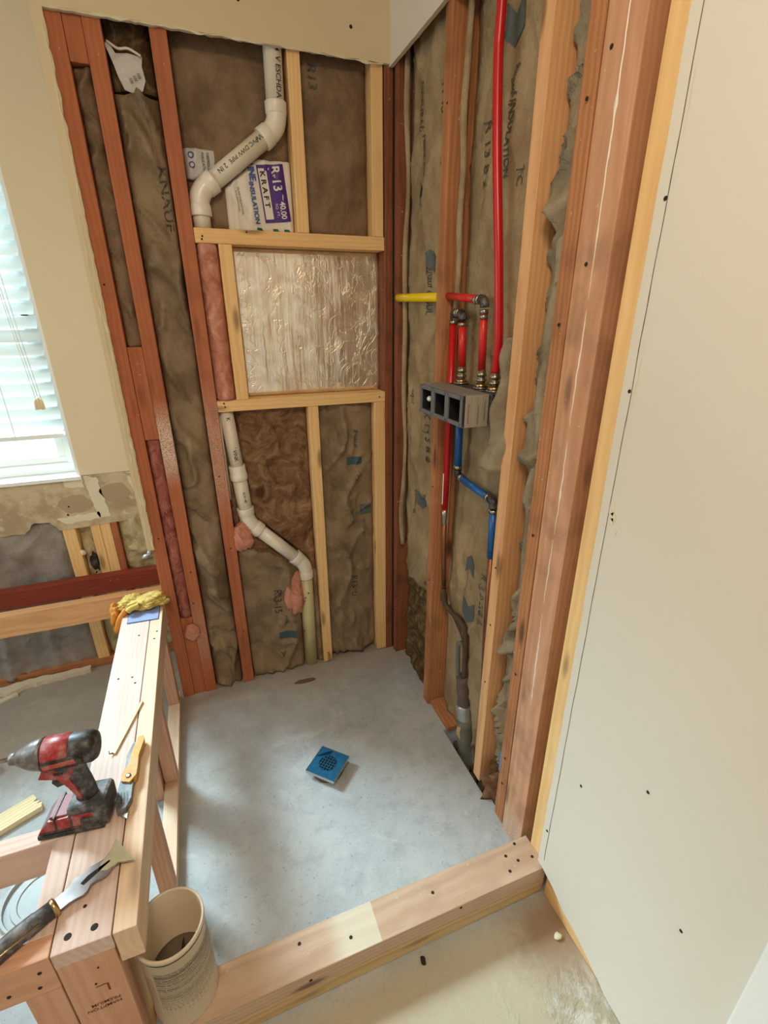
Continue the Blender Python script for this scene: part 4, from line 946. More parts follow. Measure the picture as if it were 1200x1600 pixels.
# left pair joined at the top
P1a, P1b, P2b, P2a = Vector((.026, -.407, .83)), Vector((.026, -.407, 1.425)), Vector((.026, -.458, 1.420)), Vector((.030, -.462, ZF+.043))
tubing('water_tube', 'long red tube with a white sticker, running down behind the valve box to copper', [[P1a, P1b-Vector((0, 0, .022))]], .0108, 'red_pex',
    [('crimp_ring', lambda b: crimp(b, P1b-Vector((0, 0, .022)), (0, 0, -1), .0108), 'steel'), ('elbow', lambda b: el(b, P1a, P1b, P2b+Vector((0, .010, 0)), .0115, .015), 'black'),
     ('sticker', lambda b: [b.faces.new([b.verts.new(P1a+Vector((-math.cos(a)*.0112, math.sin(a)*.0112, z))) for a, z in ((q, .02), (q+.35, .02), (q+.35, .125), (q, .125))]) for q in (-.3, .05, .40)], 'sticker')])
tubing('water_tube', 'short red tube from the valve box up to the double elbow beside the brown stud', [[P2a, P2b-Vector((0, 0, .022))]], .0108, 'red_pex2',
    [('crimp_ring', lambda b: crimp(b, P2b-Vector((0, 0, .022)), (0, 0, -1), .0108), 'steel'), ('elbow', lambda b: (el(b, P2a, P2b, P1b, .0115, .015)), 'black'), ('crimp_ring', lambda b: (crimp(b, (P1b+P2b)/2+Vector((0, .011, 0)), (0, -1, 0), .0105), crimp(b, (P1b+P2b)/2-Vector((0, .001, 0)), (0, -1, 0), .0105)), 'steel')])
# blue run
C1, C2, C3, C4 = Vector((.030, -.464, 1.157)), Vector((.030, -.470, .965)), Vector((.030, -.676, .955)), Vector((.030, -.684, .79))
tubing('water_tube', 'blue tube dropping from the valve box and jogging right to the second elbow', [[C1, C2+Vector((0, 0, .030))], [C2+Vector((0, -.022, -.001)), C3+Vector((0, .026, .0))], [C3-Vector((0, 0, .026)), C4]], .0112, 'blue_pex',
    [('elbow', lambda b: el(b, C1, C2, C3, .0115, .018), 'black'), ('elbow', lambda b: el(b, C2, C3, C4, .0135, .02), 'black'),
     ('crimp_ring', lambda b: crimp(b, C2+Vector((0, 0, .032)), (0, 0, -1), .0112), 'steel'), ('crimp_ring', lambda b: crimp(b, C2+Vector((0, -.020, 0)), (0, -1, 0), .0112), 'steel'),
     ('crimp_ring', lambda b: crimp(b, C3+Vector((0, .034, 0)), (0, -1, 0), .0112), 'steel'), ('crimp_ring', lambda b: crimp(b, C3-Vector((0, 0, .024)), (0, 0, -1), .0112), 'steel')])
# copper
cu = empty('copper_pipe', (.045, -.56, .33)); tag(cu, 'copper pipe from the red tube bending down into a grey sheath', 'pipe'); ci = Matrix.Translation(-Vector(cu.location))
vpart('pipe', lambda b: tube(b, [P1a+Vector((0, 0, .004)), (.027, -.412, .66), (.030, -.420, .535)], .0078, 16), 'copper', cu, ci)
vpart('adapter', lambda b: tube(b, [P1a+Vector((0, 0, .004)), P1a-Vector((0, 0, .03)), P1a-Vector((0, 0, .034)), P1a-Vector((0, 0, .05)), P1a-Vector((0, 0, .054))], [.0108, .0108, .0088, .0098, .008], 16), 'steel', cu, ci)
vpart('bend', lambda b: tube(b, arc([(.030, -.420, .54), (.030, -.424, .500), (.033, -.450, .478), (.040, -.520, .470), (.044, -.556, .440), (.045, -.562, .36), (.045, -.566, .26)], 8), [.0085]*4+[.0115]*6+[.0085]*12+[.0115]*8+[.009]*19, 14), 'copper_dirty', cu, ci)
cu2 = tube_obj('copper_pipe', arc([(.055, -.425, .47), (.055, -.47, .44), (.055, -.53, .40), (.050, -.56, .33)], 8), .008, 'copper_dirty'); rebase(cu2, (.05, -.56, .33)); tag(cu2, 'second dirty copper pipe slanting parallel below the first', 'pipe')
cu3 = tube_obj('copper_pipe', arc([(.040, -.545, .39), (.034, -.540, .395), (.032, -.535, .38), (.034, -.538, .30), (.036, -.545, .24)], 8), .0075, 'pipe_foam'); rebase(cu3, (.036, -.545, .24)); tag(cu3, 'thin grey-green pipe hooking over beside the copper bend', 'pipe')
cu4 = tube_obj('copper_pipe', [(.030, -.684, .795), (.031, -.69, .55), (.036, -.70, .30), (.045, -.71, -.10)], .0085, 'copper'); rebase(cu4, (.045, -.71, -.10)); tag(cu4, 'copper pipe below the blue tube, half hidden behind the pale stud', 'pipe')
sh = empty('pipe_sheath', (.045, -.60, -.02)); tag(sh, 'ragged grey sheath around the pipes in the floor pit, wrapped with silver tape', 'sheath'); si = Matrix.Translation(-Vector(sh.location))
def ragged(b, a, c, r, n, seed):
    a, c = Vector(a), Vector(c); pts = [a.lerp(c, i/n)+Vector((nz(i*.5, seed)*.004, nz(i*.5, seed+3)*.004, 0)) for i in range(n+1)]; tube(b, pts, [r*(1+.18*nz(i*.7, seed+6)) for i in range(n+1)], 16)
vpart('sheath', lambda b: ragged(b, (.044, -.556, .265), (.046, -.580, .13), .022, 8, 1), 'sheath', sh, si)
vpart('foam_wrap', lambda b: ragged(b, (.046, -.588, .10), (.046, -.620, -.10), .028, 8, 4), 'pipe_foam', sh, si)
vpart('tape', lambda b: ragged(b, (.045, -.572, .155), (.046, -.590, .08), .0245, 5, 7), 'tape', sh, si)
vpart('torn_foam', lambda b: [tube(b, arc([(.024, -.600+i*.006, .085), (.018, -.604+i*.007, .06), (.020, -.608+i*.008, .035)], 4), [.003]*9, 8) for i in range(3)], 'tan_foam', sh, si)
# rubble in the pit
for i in range(16):
    y = random.uniform(-.79, -.53); r = random.uniform(.008, .02)
    o = tuft('rubble_chunk', (random.uniform(.02, .07), y, -.10+r+random.uniform(.0, .05)), (r, r*1.2, r), 'rubble', 'small brown chunk of broken concrete in the open floor pit under the right wall', 'rubble', seed=i, sub=2); o['group'] = 'rubble in the floor pit'
bp = box_obj('blue_scrap', (.02, -.858, .14), (.05, -.835, .215), 'blue_plastic', bev=.002); bp.rotation_euler = (0, 0, 0); rebase(bp, (.035, -.845, .14)); tag(bp, 'bright blue plastic scrap low behind the narrow brown stud', 'scrap')

# ------------------------------------------------------------------ drain in the shower floor
dr = empty('shower_drain', (-.439, -.535, 0), 0.0); tag(dr, 'square blue-filmed drain grate raised above the shower floor', 'drain')
cs_ = [Vector((-.511, -.534)), Vector((-.436, -.459)), Vector((-.366, -.536)), Vector((-.443, -.611))]
ang = math.atan2(cs_[1].y-cs_[0].y, cs_[1].x-cs_[0].x); hs = .052
dr.rotation_euler = (0, 0, ang)
def lpart(par, nm, f, mat): bm = bmesh.new(); f(bm); return fin(nm, bm, mat, par)
def plate(b):
    n = 52; g = {}
    def solid(i, j):
        x, y = -hs+(i+.5)*2*hs/n, -hs+(j+.5)*2*hs/n
        if math.hypot(x, y) < .030:
            a, c = (x+.028) % .010, (y+.028) % .010
            return a < .0022 or c < .0022
        return True
    def v(i, j, z):
        if (i, j, z) not in g: g[(i, j, z)] = b.verts.new((-hs+i*2*hs/n, -hs+j*2*hs/n, z))
        return g[(i, j, z)]
    for i in range(n):
        for j in range(n):
            if not solid(i, j): continue
            b.faces.new((v(i, j, .031), v(i+1, j, .031), v(i+1, j+1, .031), v(i, j+1, .031))); b.faces.new((v(i, j, .028), v(i, j+1, .028), v(i+1, j+1, .028), v(i+1, j, .028)))
            for di, dj, e in ((-1, 0, ((0, 0), (0, 1))), (1, 0, ((1, 1), (1, 0))), (0, -1, ((1, 0), (0, 0))), (0, 1, ((0, 1), (1, 1)))):
                ii, jj = i+di, j+dj
                if not (0 <= ii < n and 0 <= jj < n) or not solid(ii, jj):
                    (a, c), (d, e2) = e; b.faces.new((v(i+a, j+c, .031), v(i+d, j+e2, .031), v(i+d, j+e2, .028), v(i+a, j+c, .028)))
lpart(dr, 'grate', plate, 'drain_blue')
def frame(b):
    for lo, hi in (((-hs-.0015, -hs-.0015, .020), (hs+.0015, -hs, .0315)), ((-hs-.0015, hs, .020), (hs+.0015, hs+.0015, .0315)), ((-hs-.0015, -hs, .020), (-hs, hs, .0315)), ((hs, -hs, .020), (hs+.0015, hs, .0315))): bx(b, lo, hi)
lpart(dr, 'frame', frame, 'chrome')
lpart(dr, 'drain_body', lambda b: tube(b, [(0, 0, 0), (0, 0, .006), (0, 0, .008), (0, 0, .027)], [.050, .048, .043, .043], 28), 'sheath')
lpart(dr, 'drain_mouth', lambda b: tube(b, [(0, 0, .0268), (0, 0, .0275)], [.040, .040], 24), 'hole')
lpart(dr, 'peeling_film', lambda b: prism(b, [(.010, .049, .0325), (.049, .049, .034), (.046, .010, .0330), (.030, .022, .040)], Vector((0, 0, .0008))), 'drain_blue')

# ------------------------------------------------------------------ curb
cb = board('curb_board', (-.899, -1.099, .001), (-.001, -1.011, .047), 'x', 'curb2', 'lower pine board of the shower curb, lying on the slab', 'curb board')
ct = board('curb_board', (-.899, -1.099, .048), (-.001, -1.011, .099), 'x', 'curb', 'upper pine board of the shower curb with a pale patch on top', 'curb board')
holes(ct, [(-.631, -1.036, .0995), (-.518, -1.066, .0995), (-.044, -1.02, .0995), (-.084, -1.039, .0995), (-.095, -1.075, .0995), (-.020, -1.065, .0995), (-.06, -1.06, .0995), (-.302, -1.049, .0995)], (0, 0, 1), .0042)
holes(ct, [(-.25, -1.0995, .09), (-.62, -1.0995, .075)], (0, -1, 0), .004)
board('floor_plate', (.0, -2.4, 0), (.085, -1.106, .07), 'y', 'pine', 'pale floor plate showing under the ragged foot of the painted right wall', 'plate')

# ------------------------------------------------------------------ pony wall
ZP = .445
pm = board('top_plate', (-1.029, -1.085, ZP-.038), (-.939, -.002, ZP), 'y', 'fir_top', 'wide flat board along the middle of the low wall top', 'top board')
pr2 = board('top_plate', (-.937, -1.085, ZP-.082), (-.899, -.002, ZP), 'y', 'pine_white', 'narrow on-edge board on the shower side of the low wall top', 'top board')
plf = board('top_plate', (-1.068, -1.048, ZP-.085), (-1.031, -.864, ZP), 'y', 'fir_top', 'short on-edge board on the tub side of the low wall top, under the battery', 'top board')
holes(pm, [(-1.004, -.39, ZP+.0003), (-.967, -.396, ZP+.0003), (-.957, -.425, ZP+.0003), (-.966, -.184, ZP+.0003), (-.988, -1.02, ZP+.0003)], (0, 0, 1), .0035)
holes(pm, [(-.967, -1.062, ZP+.0003), (-1.007, -1.062, ZP+.0003)], (0, 0, 1), .0065)
holes(pr2, [(-.912, -.18, ZP+.0003), (-.918, -.22, ZP+.0003)], (0, 0, 1), .0035)
board('bottom_plate', (-.946, -1.008, .0005), (-.905, -.002, .038), 'y', 'pine_white', 'bottom plate of the low wall lying along the shower floor', 'plate')
PS = dict(cat='stud')
board('pony_stud', (-.944, -.075, .0385), (-.906, -.037, ZP-.083), 'z', 'fir', 'stud of the low wall nearest the rear wall', 'stud')
board('pony_stud', (-.944, -.430, .0385), (-.906, -.392, ZP-.083), 'z', 'fir', 'stud in the middle of the low wall, seen through the gap over the bottom plate', 'stud')
board('pony_stud', (-.985, -.455, .0005), (-.948, -.400, ZP-.039), 'z', 'fir', 'tub-side stud doubled behind the middle stud of the low wall', 'stud')
board('pony_stud', (-.944, -.775, .0385), (-.906, -.737, ZP-.083), 'z', 'fir', 'stud of the low wall just behind the cream bucket', 'stud')
ep = board('pony_post', (-1.029, -1.084, .0005), (-.941, -1.046, ZP-.0385), 'z', 'fir', 'front end post of the low wall, stamped HAMPTON PREMIUM', 'post')
board('pony_post', (-.985, -1.0455, .0005), (-.947, -.957, ZP-.0385), 'z', 'pine', 'second post directly behind the stamped end post', 'post')
bpy.context.view_layer.update()
for t, x, z in (('HAMPTON', -.957, .262), ('PREMIUM', -.957, .2745)):
    stamp(text_mesh(t, .0115, .0001, 1.0), 'stamp_text', 'ink_brown', lambda u, v: Vector((u, -1.0846, v)), x, z, PI, ep)
stamp(text_mesh('L', .034, -.0006, 1.6), 'stamp_text', 'ink_brown', lambda u, v: Vector((u, -1.0846, v)), -.962, .322, PI, ep)
holes(ep, [(-.973, -1.0846, .372), (-.985, -1.0846, .33)], (0, -1, 0), .002)
# tub deck framing, behind the low wall
fb = board('deck_beam', (-1.75, -1.084, ZP-.088), (-1.031, -1.047, ZP), 'x', 'fir', 'front cross beam of the tub frame under the scraper handle', 'beam')
board('deck_beam', (-1.75, -.864, ZP-.088), (-1.031, -.827, ZP), 'x', 'fir_top', 'middle cross beam of the tub frame beside the red impact driver', 'beam')
board('deck_beam', (-1.75, .104, ZP-.086), (-.906, .142, ZP), 'x', 'pine_b', 'new pale cross beam of the tub frame in front of the dark red ledger', 'beam')
board('deck_ledger', (-2.6, .288, ZP-.072), (-.906, .329, ZP+.002), 'x', 'ledger', 'dark red old ledger board along the wall under the window', 'ledger')
board('deck_post', (-1.085, -1.083, .0005), (-1.032, -1.048, ZP-.089), 'z', 'fir', 'short pale post under the front cross beam, left of the stamped end post', 'post')
holes(fb, [(-1.05, -1.0846, .415), (-1.058, -1.0846, .378), (-1.10, -1.0846, .385)], (0, -1, 0), .0035)

# ------------------------------------------------------------------ wall behind the tub, below the window
yw = .345
tk = Batt('b', -2.6, -1.245, .02, .69, yw+.022, yw+.088, amp=.016, bulge=.03, fold=1.0, seed=31, step=.014)
tk.build('insulation_batt', 'kraft_tub', 'grey kraft-faced batt in the tub wall under the window')
board('tub_stud', (-1.239, yw-.012, .039), (-1.195, yw+.076, .86), 'z', 'pine', 'old pale stud in the tub wall beside the grey batt', 'stud')
board('tub_stud', (-1.143, yw-.012, .039), (-1.111, yw+.076, .86), 'z', 'pine', 'left one of three studs nailed together in the tub wall', 'stud')
board('tub_stud', (-1.110, yw-.012, .039), (-1.074, yw+.076, .86), 'z', 'pine', 'middle one of three studs nailed together in the tub wall', 'stud')
board('tub_stud', (-1.073, yw-.012, .039), (-1.050, yw+.076, .86), 'z', 'red', 'reddish right one of three studs nailed together in the tub wall', 'stud')
board('tub_plate', (-2.6, yw-.014, 0.0), (-.906, yw+.076, .038), 'x', 'brown', 'brown bottom plate of the wall behind the tub', 'plate')
fm = Batt('b', -1.194, -1.144, .04, .86, yw+.03, yw+.088, amp=.025, bulge=.01, seed=33, kind='wool', step=.007)
fm.build('spray_foam', 'foam', 'lumpy old spray foam between the pale stud and the tripled studs', 'foam')
fm2 = Batt('b', -1.049, -.906, .04, .86, yw+.02, yw+.088, amp=.03, bulge=.01, seed=36, kind='wool', step=.008)
fm2.build('spray_foam', 'foam', 'lumpy cream foam in the tub wall next to the shower end studs', 'foam')
dk = tuft('debris_clump', (-1.165, yw+.012, .49), (.014, .012, .050), 'black', 'dark charred-looking clump stuck in the foam above the ledger', 'debris', seed=4, sub=3)
tuft('debris_clump', (-1.19, yw-.010, .545), (.010, .008, .012), 'compound', 'white lump of plaster stuck on the pale tub-wall stud', 'debris', seed=6, sub=2)
def scr(pts, nm, label, mat='gypsum', th=.006, z=.02, seed=1):
    q = []
    for i in range(len(pts)): q += jag(pts[i], pts[(i+1) % len(pts)], .006, .012, i+seed)
    bm = bmesh.new(); prism(bm, [(x, y, z) for x, y in q], Vector((0, 0, th))); o = fin(nm, bm, mat); rebase(o, (pts[0][0], pts[0][1], z)); return tag(o, label, 'scrap')
s_ = scr([(-1.62, .29), (-1.50, .318), (-1.36, .318), (-1.27, .325), (-1.27, .30), (-1.38, .288), (-1.50, .28), (-1.56, .245)], 'drywall_scrap', 'long torn drywall paper scrap lying along the foot of the tub wall', z=.001, th=.02)
scr([(-1.60, .235), (-1.53, .262), (-1.52, .245), (-1.58, .215)], 'drywall_scrap', 'small torn drywall paper scrap at the left of the tub wall foot', z=.0005, th=.008, seed=4)
# metal corner bead end curling out at the foot of the drywall strip
cbm = bmesh.new(); tube(cbm, arc([(-.906, -.008, .665), (-.912, -.014, .650), (-.925, -.020, .648), (-.932, -.016, .640)], 5), [.006, .007, .008, .008, .007, .006, .006, .007, .008, .007, .006, .005, .004, .003, .002, .001], 5)
o = fin('bent_corner_bead', cbm, 'tape', wb)

# ------------------------------------------------------------------ things on the low wall
# yellow glove heap
gv = empty('work_gloves', (-.955, -.005, ZP)); tag(gv, 'crumpled yellow work gloves draped over the far end of the low wall', 'gloves')
def gl(seed, c, r, mat, nm, sub=5):
    bm = bmesh.new(); bmesh.ops.create_icosphere(bm, subdivisions=sub, radius=1.0)
    for v in bm.verts:
        p = v.co.copy(); q = p*1.7+Vector((seed, 0, 0)); w = nz(q.x, q.y, q.z)
        rd = max(0, 1-abs(nz(q.x*1.3+w, q.y*1.7, q.z*1.3+seed))*4)+.6*max(0, 1-abs(nz(q.x*3.1+w*2, q.y*2.7+seed, q.z*3))*4)
        k = 1.06+.34*w-.17*rd; v.co = Vector((p.x*r[0], p.y*r[1], p.z*r[2]))*k
    o = fin(nm, bm, mat, gv, smooth_=True); o.location = c; return o
gl(1, (.012, .0, .020), (.062, .042, .022), 'glove', 'glove'); gl(4, (-.045, .012, .018), (.042, .045, .024), 'glove', 'glove')
gl(9, (-.100, .0, -.020), (.020, .036, .052), 'glove_orange', 'glove_palm', 4); gl(6, (.030, .006, .034), (.036, .026, .014), 'glove', 'cuff', 4)
for i, (a, b_) in enumerate((((-.060, -.03, .020), (-.098, -.050, -.05)), ((-.085, -.02, .0), (-.105, -.02, -.075)), ((-.02, -.030, .026), (-.055, -.046, .018)))):
    bm = bmesh.new(); tube(bm, arc([a, ((Vector(a)+Vector(b_))/2+Vector((-.006, -.004, .004))), b_], 6), [.010]*12+[.006], 12); fin('finger', bm, 'glove_orange' if i < 2 else 'glove', gv)
# blue card
cdx = empty('blue_card', (-.960, -.058, ZP)); tag(cdx, 'flat pale blue card lying on the far end of the low wall top', 'card')
lpart(cdx, 'card', lambda b: prism(b, [(-.047, .052, .0012), (.050, .034, .0012), (.048, -.046, .0012), (-.048, -.040, .0012)], Vector((0, 0, .0018))), 'card')
lpart(cdx, 'backing', lambda b: prism(b, [(-.049, .054, .0002), (.052, .036, .0002), (.050, -.049, .0002), (-.050, -.043, .0002)], Vector((0, 0, .0010))), 'card_edge')
# wood sliver
sv = empty('wood_shim', (-.96, -.59, ZP)); tag(sv, 'thin pale wood strip lying diagonally across the low wall top', 'strip')
lpart(sv, 'strip', lambda b: prism(b, [(.026, .078, .0003), (.031, .074, .0003), (-.018, -.090, .0003), (-.027, -.084, .0003)], Vector((0, 0, .005))), 'pvc_old')
lpart(sv, 'frayed_end', lambda b: tube(b, [(-.023, -.086, .004), (-.030, -.089, .007), (-.031, -.084, .012)], [.0018, .0014, .0008], 6), 'ink_brown')
# utility knife
kn = empty('utility_knife', (-.937, -.775, ZP)); tag(kn, 'yellow and grey utility knife lying on the low wall top', 'knife')
kn.rotation_euler = (0, 0, math.atan2(.10, .012)-PI/2)
lpart(kn, 'body', lambda b: prism(b, [(-.012, .10, .004), (.006, .105, .004), (.010, .095, .004), (.008, .05, .004), (.011, .02, .004), (.012, -.02, .004), (.016, -.055, .004), (.010, -.078, .004), (-.006, -.084, .004), (-.014, -.060, .004), (-.016, -.02, .004), (-.014, .03, .004), (-.018, .06, .004)], Vector((0, 0, .014))), 'knife_grey')
lpart(kn, 'grip', lambda b: prism(b, [(-.003, .112, .006), (.009, .115, .006), (.013, .100, .006), (.010, .055, .006), (.014, .025, .006), (.016, .0, .006), (.006, -.018, .006), (-.012, -.012, .006), (-.016, .005, .006), (-.008, .03, .006), (-.008, .065, .006)], Vector((0, 0, .0165))), 'knife_yellow')
lpart(kn, 'pivot_screw', lambda b: tube(b, [(.0, -.001, .022), (0, -.001, .0245), (0, -.001, .025)], [.0058, .0055, .003], 16), 'steel')
lpart(kn, 'blade', lambda b: prism(b, [(-.004, -.076, .009), (.013, -.066, .009), (.016, -.098, .009), (.0, -.088, .009)], Vector((0, 0, .0012))), 'steel')
lpart(kn, 'vent_slots', lambda b: [prism(b, [(-.008+i*.006, -.040, .0181), (-.005+i*.006, -.038, .0181), (.001+i*.006, -.066, .0181), (-.002+i*.006, -.067, .0181)], Vector((0, 0, .0003))) for i in range(3)], 'black')
# painter's scraper
spx = empty('paint_scraper', (-1.0, -.99, ZP)); tag(spx, "long-handled painter's scraper lying across the low wall, blade towards the shower", 'scraper')
a0 = Vector((-.930, -.944)); a1 = Vector((-1.107, -1.058)); ux = (a0-a1).normalized(); spx.rotation_euler = (0, 0, math.atan2(ux.y, ux.x)); spx.location = (a1.x*.5+a0.x*.5, a1.y*.5+a0.y*.5, ZP+.010)
half = [(.104, .033), (.088, .019), (.075, .013), (.062, .016), (.050, .020), (.044, .017), (.036, .016), (.026, .021), (.018, .019), (.012, .014), (.0, .0135), (-.016, .0125)]
half2 = [(.104, .033), (.090, .018), (.078, .012), (.068, .018), (.055, .019), (.045, .0135), (.036, .0125), (.028, .019), (.020, .0205), (.010, .016), (.0, .0135), (-.016, .0125)]
olp = [(x, y) for x, y in half]+[(x, -y) for x, y in reversed(half2)]
lpart(spx, 'blade', lambda b: prism(b, [(x, y, .0) for x, y in olp], Vector((0, 0, .0028))), 'blade')
lpart(spx, 'blade_edge', lambda b: prism(b, [(.106, .0345, -.0003), (.084, .0145, -.0003), (.066, .010, -.0003), (.056, .0, -.0003), (.066, -.012, -.0003), (.086, -.0145, -.0003), (.106, -.0345, -.0003)], Vector((0, 0, .0036))), 'blade_worn')
lpart(spx, 'blade_slot', lambda b: prism(b, [(.026, .003, .0029), (.040, .0065, .0029), (.078, .003, .0029), (.078, -.001, .0029), (.042, -.0035, .0029), (.028, -.004, .0029)], Vector((0, 0, .0004))), 'hole')
lpart(spx, 'collar', lambda b: tube(b, [(-.014, 0, .001), (-.016, 0, .001), (-.022, 0, .001), (-.024, 0, .001)], [.012, .0165, .0165, .013], 16), 'brass')
lpart(spx, 'handle', lambda b: tube(b, [(-.022, 0, .002), (-.040, 0, .003), (-.08, 0, .004), (-.13, 0, .002), (-.17, 0, -.0), (-.19, 0, 0), (-.196, 0, 0)], [.0145, .0145, .0155, .0165, .0175, .0165, .010], 18), 'rubber')
lpart(spx, 'handle_inlay', lambda b: [tube(b, [(-.045, s*.0128, .010), (-.10, s*.0142, .011), (-.16, s*.0150, .010)], .0016, 8) for s in (-1, 1)], 'brass')

# impact driver, battery on the low wall, bit pointing to the tub
dv = empty('impact_driver', (-1.028, -.832, ZP), math.radians(-6)); tag(dv, 'red and black cordless impact driver standing on its battery on the low wall', 'power tool')
dv.rotation_euler = (math.radians(-5), 0, math.radians(-7))
bt = lpart(dv, 'battery', lambda b: prism(b, [(-.062, -.032, .004), (-.060, -.032, .016), (-.040, -.032, .040), (.050, -.032, .046), (.056, -.032, .036), (.056, -.032, .004)], Vector((0, .064, 0))), 'drill_red')
bmesh_ = None
lpart(dv, 'battery_base', lambda b: (bx(b, (-.064, -.035, .0), (.058, .035, .011), .003), bx(b, (-.058, -.0345, .012), (.052, .0345, .015), .001)), 'black')
lpart(dv, 'battery_top', lambda b: prism(b, [(-.058, -.026, .0185), (-.040, -.026, .0415), (-.018, -.026, .0432), (-.018, .026, .0432), (-.040, .026, .0415), (-.058, .026, .0185)][0:3]+[(-.018, -.026, .0402), (-.036, -.026, .0385), (-.054, -.026, .0155)], Vector((0, .052, 0))), 'battery_grey')
lpart(dv, 'battery_label', lambda b: bx(b, (-.038, -.027, .0405), (-.006, .027, .0455), .001), 'battery_pink')
lpart(dv, 'battery_rib', lambda b: [bx(b, (x, -.0335, .012), (x+.004, .0335, .047-.03*max(0, -.03-x)*10), .001) for x in (-.030, -.002)], 'black')
lpart(dv, 'battery_latch', lambda b: (bx(b, (.018, -.037, .006), (.050, -.032, .034), .002), [bx(b, (.022, -.0385, .010+i*.007), (.046, -.0365, .0125+i*.007), .0008) for i in range(3)]), 'black')
lpart(dv, 'foot', lambda b: (bx(b, (-.004, -.034, .042), (.066, .034, .062), .007), bx(b, (.040, -.036, .012), (.068, .036, .058), .008)), 'rubber')
def handle(b):
    prof = [((.026, .060), .021, .019), ((.028, .078), .018, .017), ((.024, .100), .0185, .0175), ((.016, .122), .022, .019), ((.008, .142), .030, .022), ((.002, .156), .036, .024)]
    rings = []
    for (x, z), a, c in prof: rings.append([b.verts.new((x+a*math.cos(t)+.0*z, c*math.sin(t), z+.12*a*math.cos(t))) for t in [2*PI*k/20 for k in range(20)]])
    for p, q in zip(rings, rings[1:]):
        for k in range(20): f = b.faces.new((p[k], p[(k+1) % 20], q[(k+1) % 20], q[k])); f.smooth = True
    b.faces.new(rings[0]); b.faces.new(rings[-1])
lpart(dv, 'handle', handle, 'rubber')
lpart(dv, 'handle_panel', lambda b: (prism(b, [(-.040, -.0215, .136), (-.030, -.0215, .156), (.036, -.0215, .160), (.020, -.0215, .140), (.012, -.0215, .125), (.020, -.0215, .100), (.026, -.0215, .072), (.020, -.0215, .072), (.006, -.0215, .105), (-.008, -.0215, .128)], Vector((0, .043, 0)))), 'drill_red')
lpart(dv, 'trigger', lambda b: prism(b, [(-.010, -.008, .128), (-.022, -.008, .124), (-.026, -.008, .110), (-.018, -.008, .098), (.002, -.008, .104)], Vector((0, .016, 0))), 'black')
lpart(dv, 'direction_switch', lambda b: bx(b, (-.012, -.0235, .139), (.004, .0235, .144), .001), 'black')
ax = .178
lpart(dv, 'motor_housing', lambda b: tube(b, [(-.020, 0, ax), (-.018, 0, ax), (.040, 0, ax), (.058, 0, ax), (.066, 0, ax), (.068, 0, ax)], [.026, .0305, .0315, .031, .026, .018], 28), 'black')
lpart(dv, 'upper_housing', lambda b: tube(b, [(-.026, 0, ax), (-.024, 0, ax), (.022, 0, ax), (.024, 0, ax)], [.028, .0312, .0322, .030], 28), 'drill_red')
lpart(dv, 'name_plate', lambda b: (prism(b, [(-.024, -.0335, ax-.014), (-.028, -.0335, ax-.006), (-.022, -.0335, ax+.004), (.040, -.0330, ax+.008), (.046, -.0330, ax+.0), (.040, -.0335, ax-.016)], Vector((0, .006, 0)))), 'black')
lpart(dv, 'name_label', lambda b: (prism(b, [(-.020, -.0345, ax-.012), (-.022, -.0345, ax-.004), (.034, -.0340, ax+.002), (.038, -.034, ax-.008)], Vector((0, .004, 0)))), 'drill_red2')
lpart(dv, 'vent', lambda b: [bx(b, (.046, s*.0315-.001, ax-.010), (.050, s*.0315+.001, ax+.010), .0005) for s in (-1, 1)], 'hole')
lpart(dv, 'nose', lambda b: tube(b, [(-.026, 0, ax), (-.034, 0, ax), (-.050, 0, ax), (-.064, 0, ax), (-.074, 0, ax), (-.076, 0, ax)], [.0315, .0310, .027, .020, .0145, .011], 28), 'drill_grey')
lpart(dv, 'chuck_collar', lambda b: tube(b, [(-.074, 0, ax), (-.075, 0, ax), (-.086, 0, ax), (-.088, 0, ax)], [.010, .0125, .0115, .008], 20), 'drill_grey')
lpart(dv, 'bit', lambda b: tube(b, [(-.086, 0, ax), (-.112, 0, ax), (-.113, 0, ax), (-.128, 0, ax), (-.129, 0, ax), (-.150, 0, ax)], [.0042, .0042, .0058, .0058, .0035, .003], 6), 'steel')
lpart(dv, 'bit_band', lambda b: tube(b, [(-.108, 0, ax), (-.108, 0, ax), (-.111, 0, ax), (-.111, 0, ax)], [.003, .0056, .0056, .003], 12), 'drill_red')

# ------------------------------------------------------------------ cream bucket on the curb
bk = empty('bucket', (-.868, -1.030, .0995)); tag(bk, 'open cream plastic bucket with printed lines, standing on the curb by the low wall', 'bucket')
RB, RT, HB = .062, .0615, .232
def bwall(b):
    n = 48; prof = [(RB, 0), (RB+.001, .004), (RT, HB-.012), (RT+.003, HB-.010), (RT+.003, HB), (RT, HB+.001), (RT-.002, HB-.002), (RB-.003, .006)]
    rings = [[b.verts.new((r*math.cos(2*PI*k/n), r*math.sin(2*PI*k/n), z)) for k in range(n)] for r, z in prof]
    for p, q in zip(rings, rings[1:]):
        for k in range(n): f = b.faces.new((p[k], p[(k+1) % n], q[(k+1) % n], q[k])); f.smooth = True
    b.faces.new(rings[0]); b.faces.new(rings[-1])
lpart(bk, 'tub', bwall, 'bucket')
lpart(bk, 'dried_residue', lambda b: tube(b, [(0, 0, .0065), (0, 0, .088), (0, 0, .090)], [.0575, .0575, .050], 30), 'bucket_dirty')
rr = lambda z: RB+(RT-RB)*z/(HB-.012)
def band(b, z, a0_, a1_, h, r_):
    n = max(3, int((a1_-a0_)/.12)); P_ = None
    for i in range(n+1):
        a = a0_+(a1_-a0_)*i/n; c = [b.verts.new((r_(zz)*math.cos(a), r_(zz)*math.sin(a), zz)) for zz in (z, z+h)]
        if P_: b.faces.new((P_[0], c[0], c[1], P_[1]))
        P_ = c
ro = lambda z: rr(z)+.0007
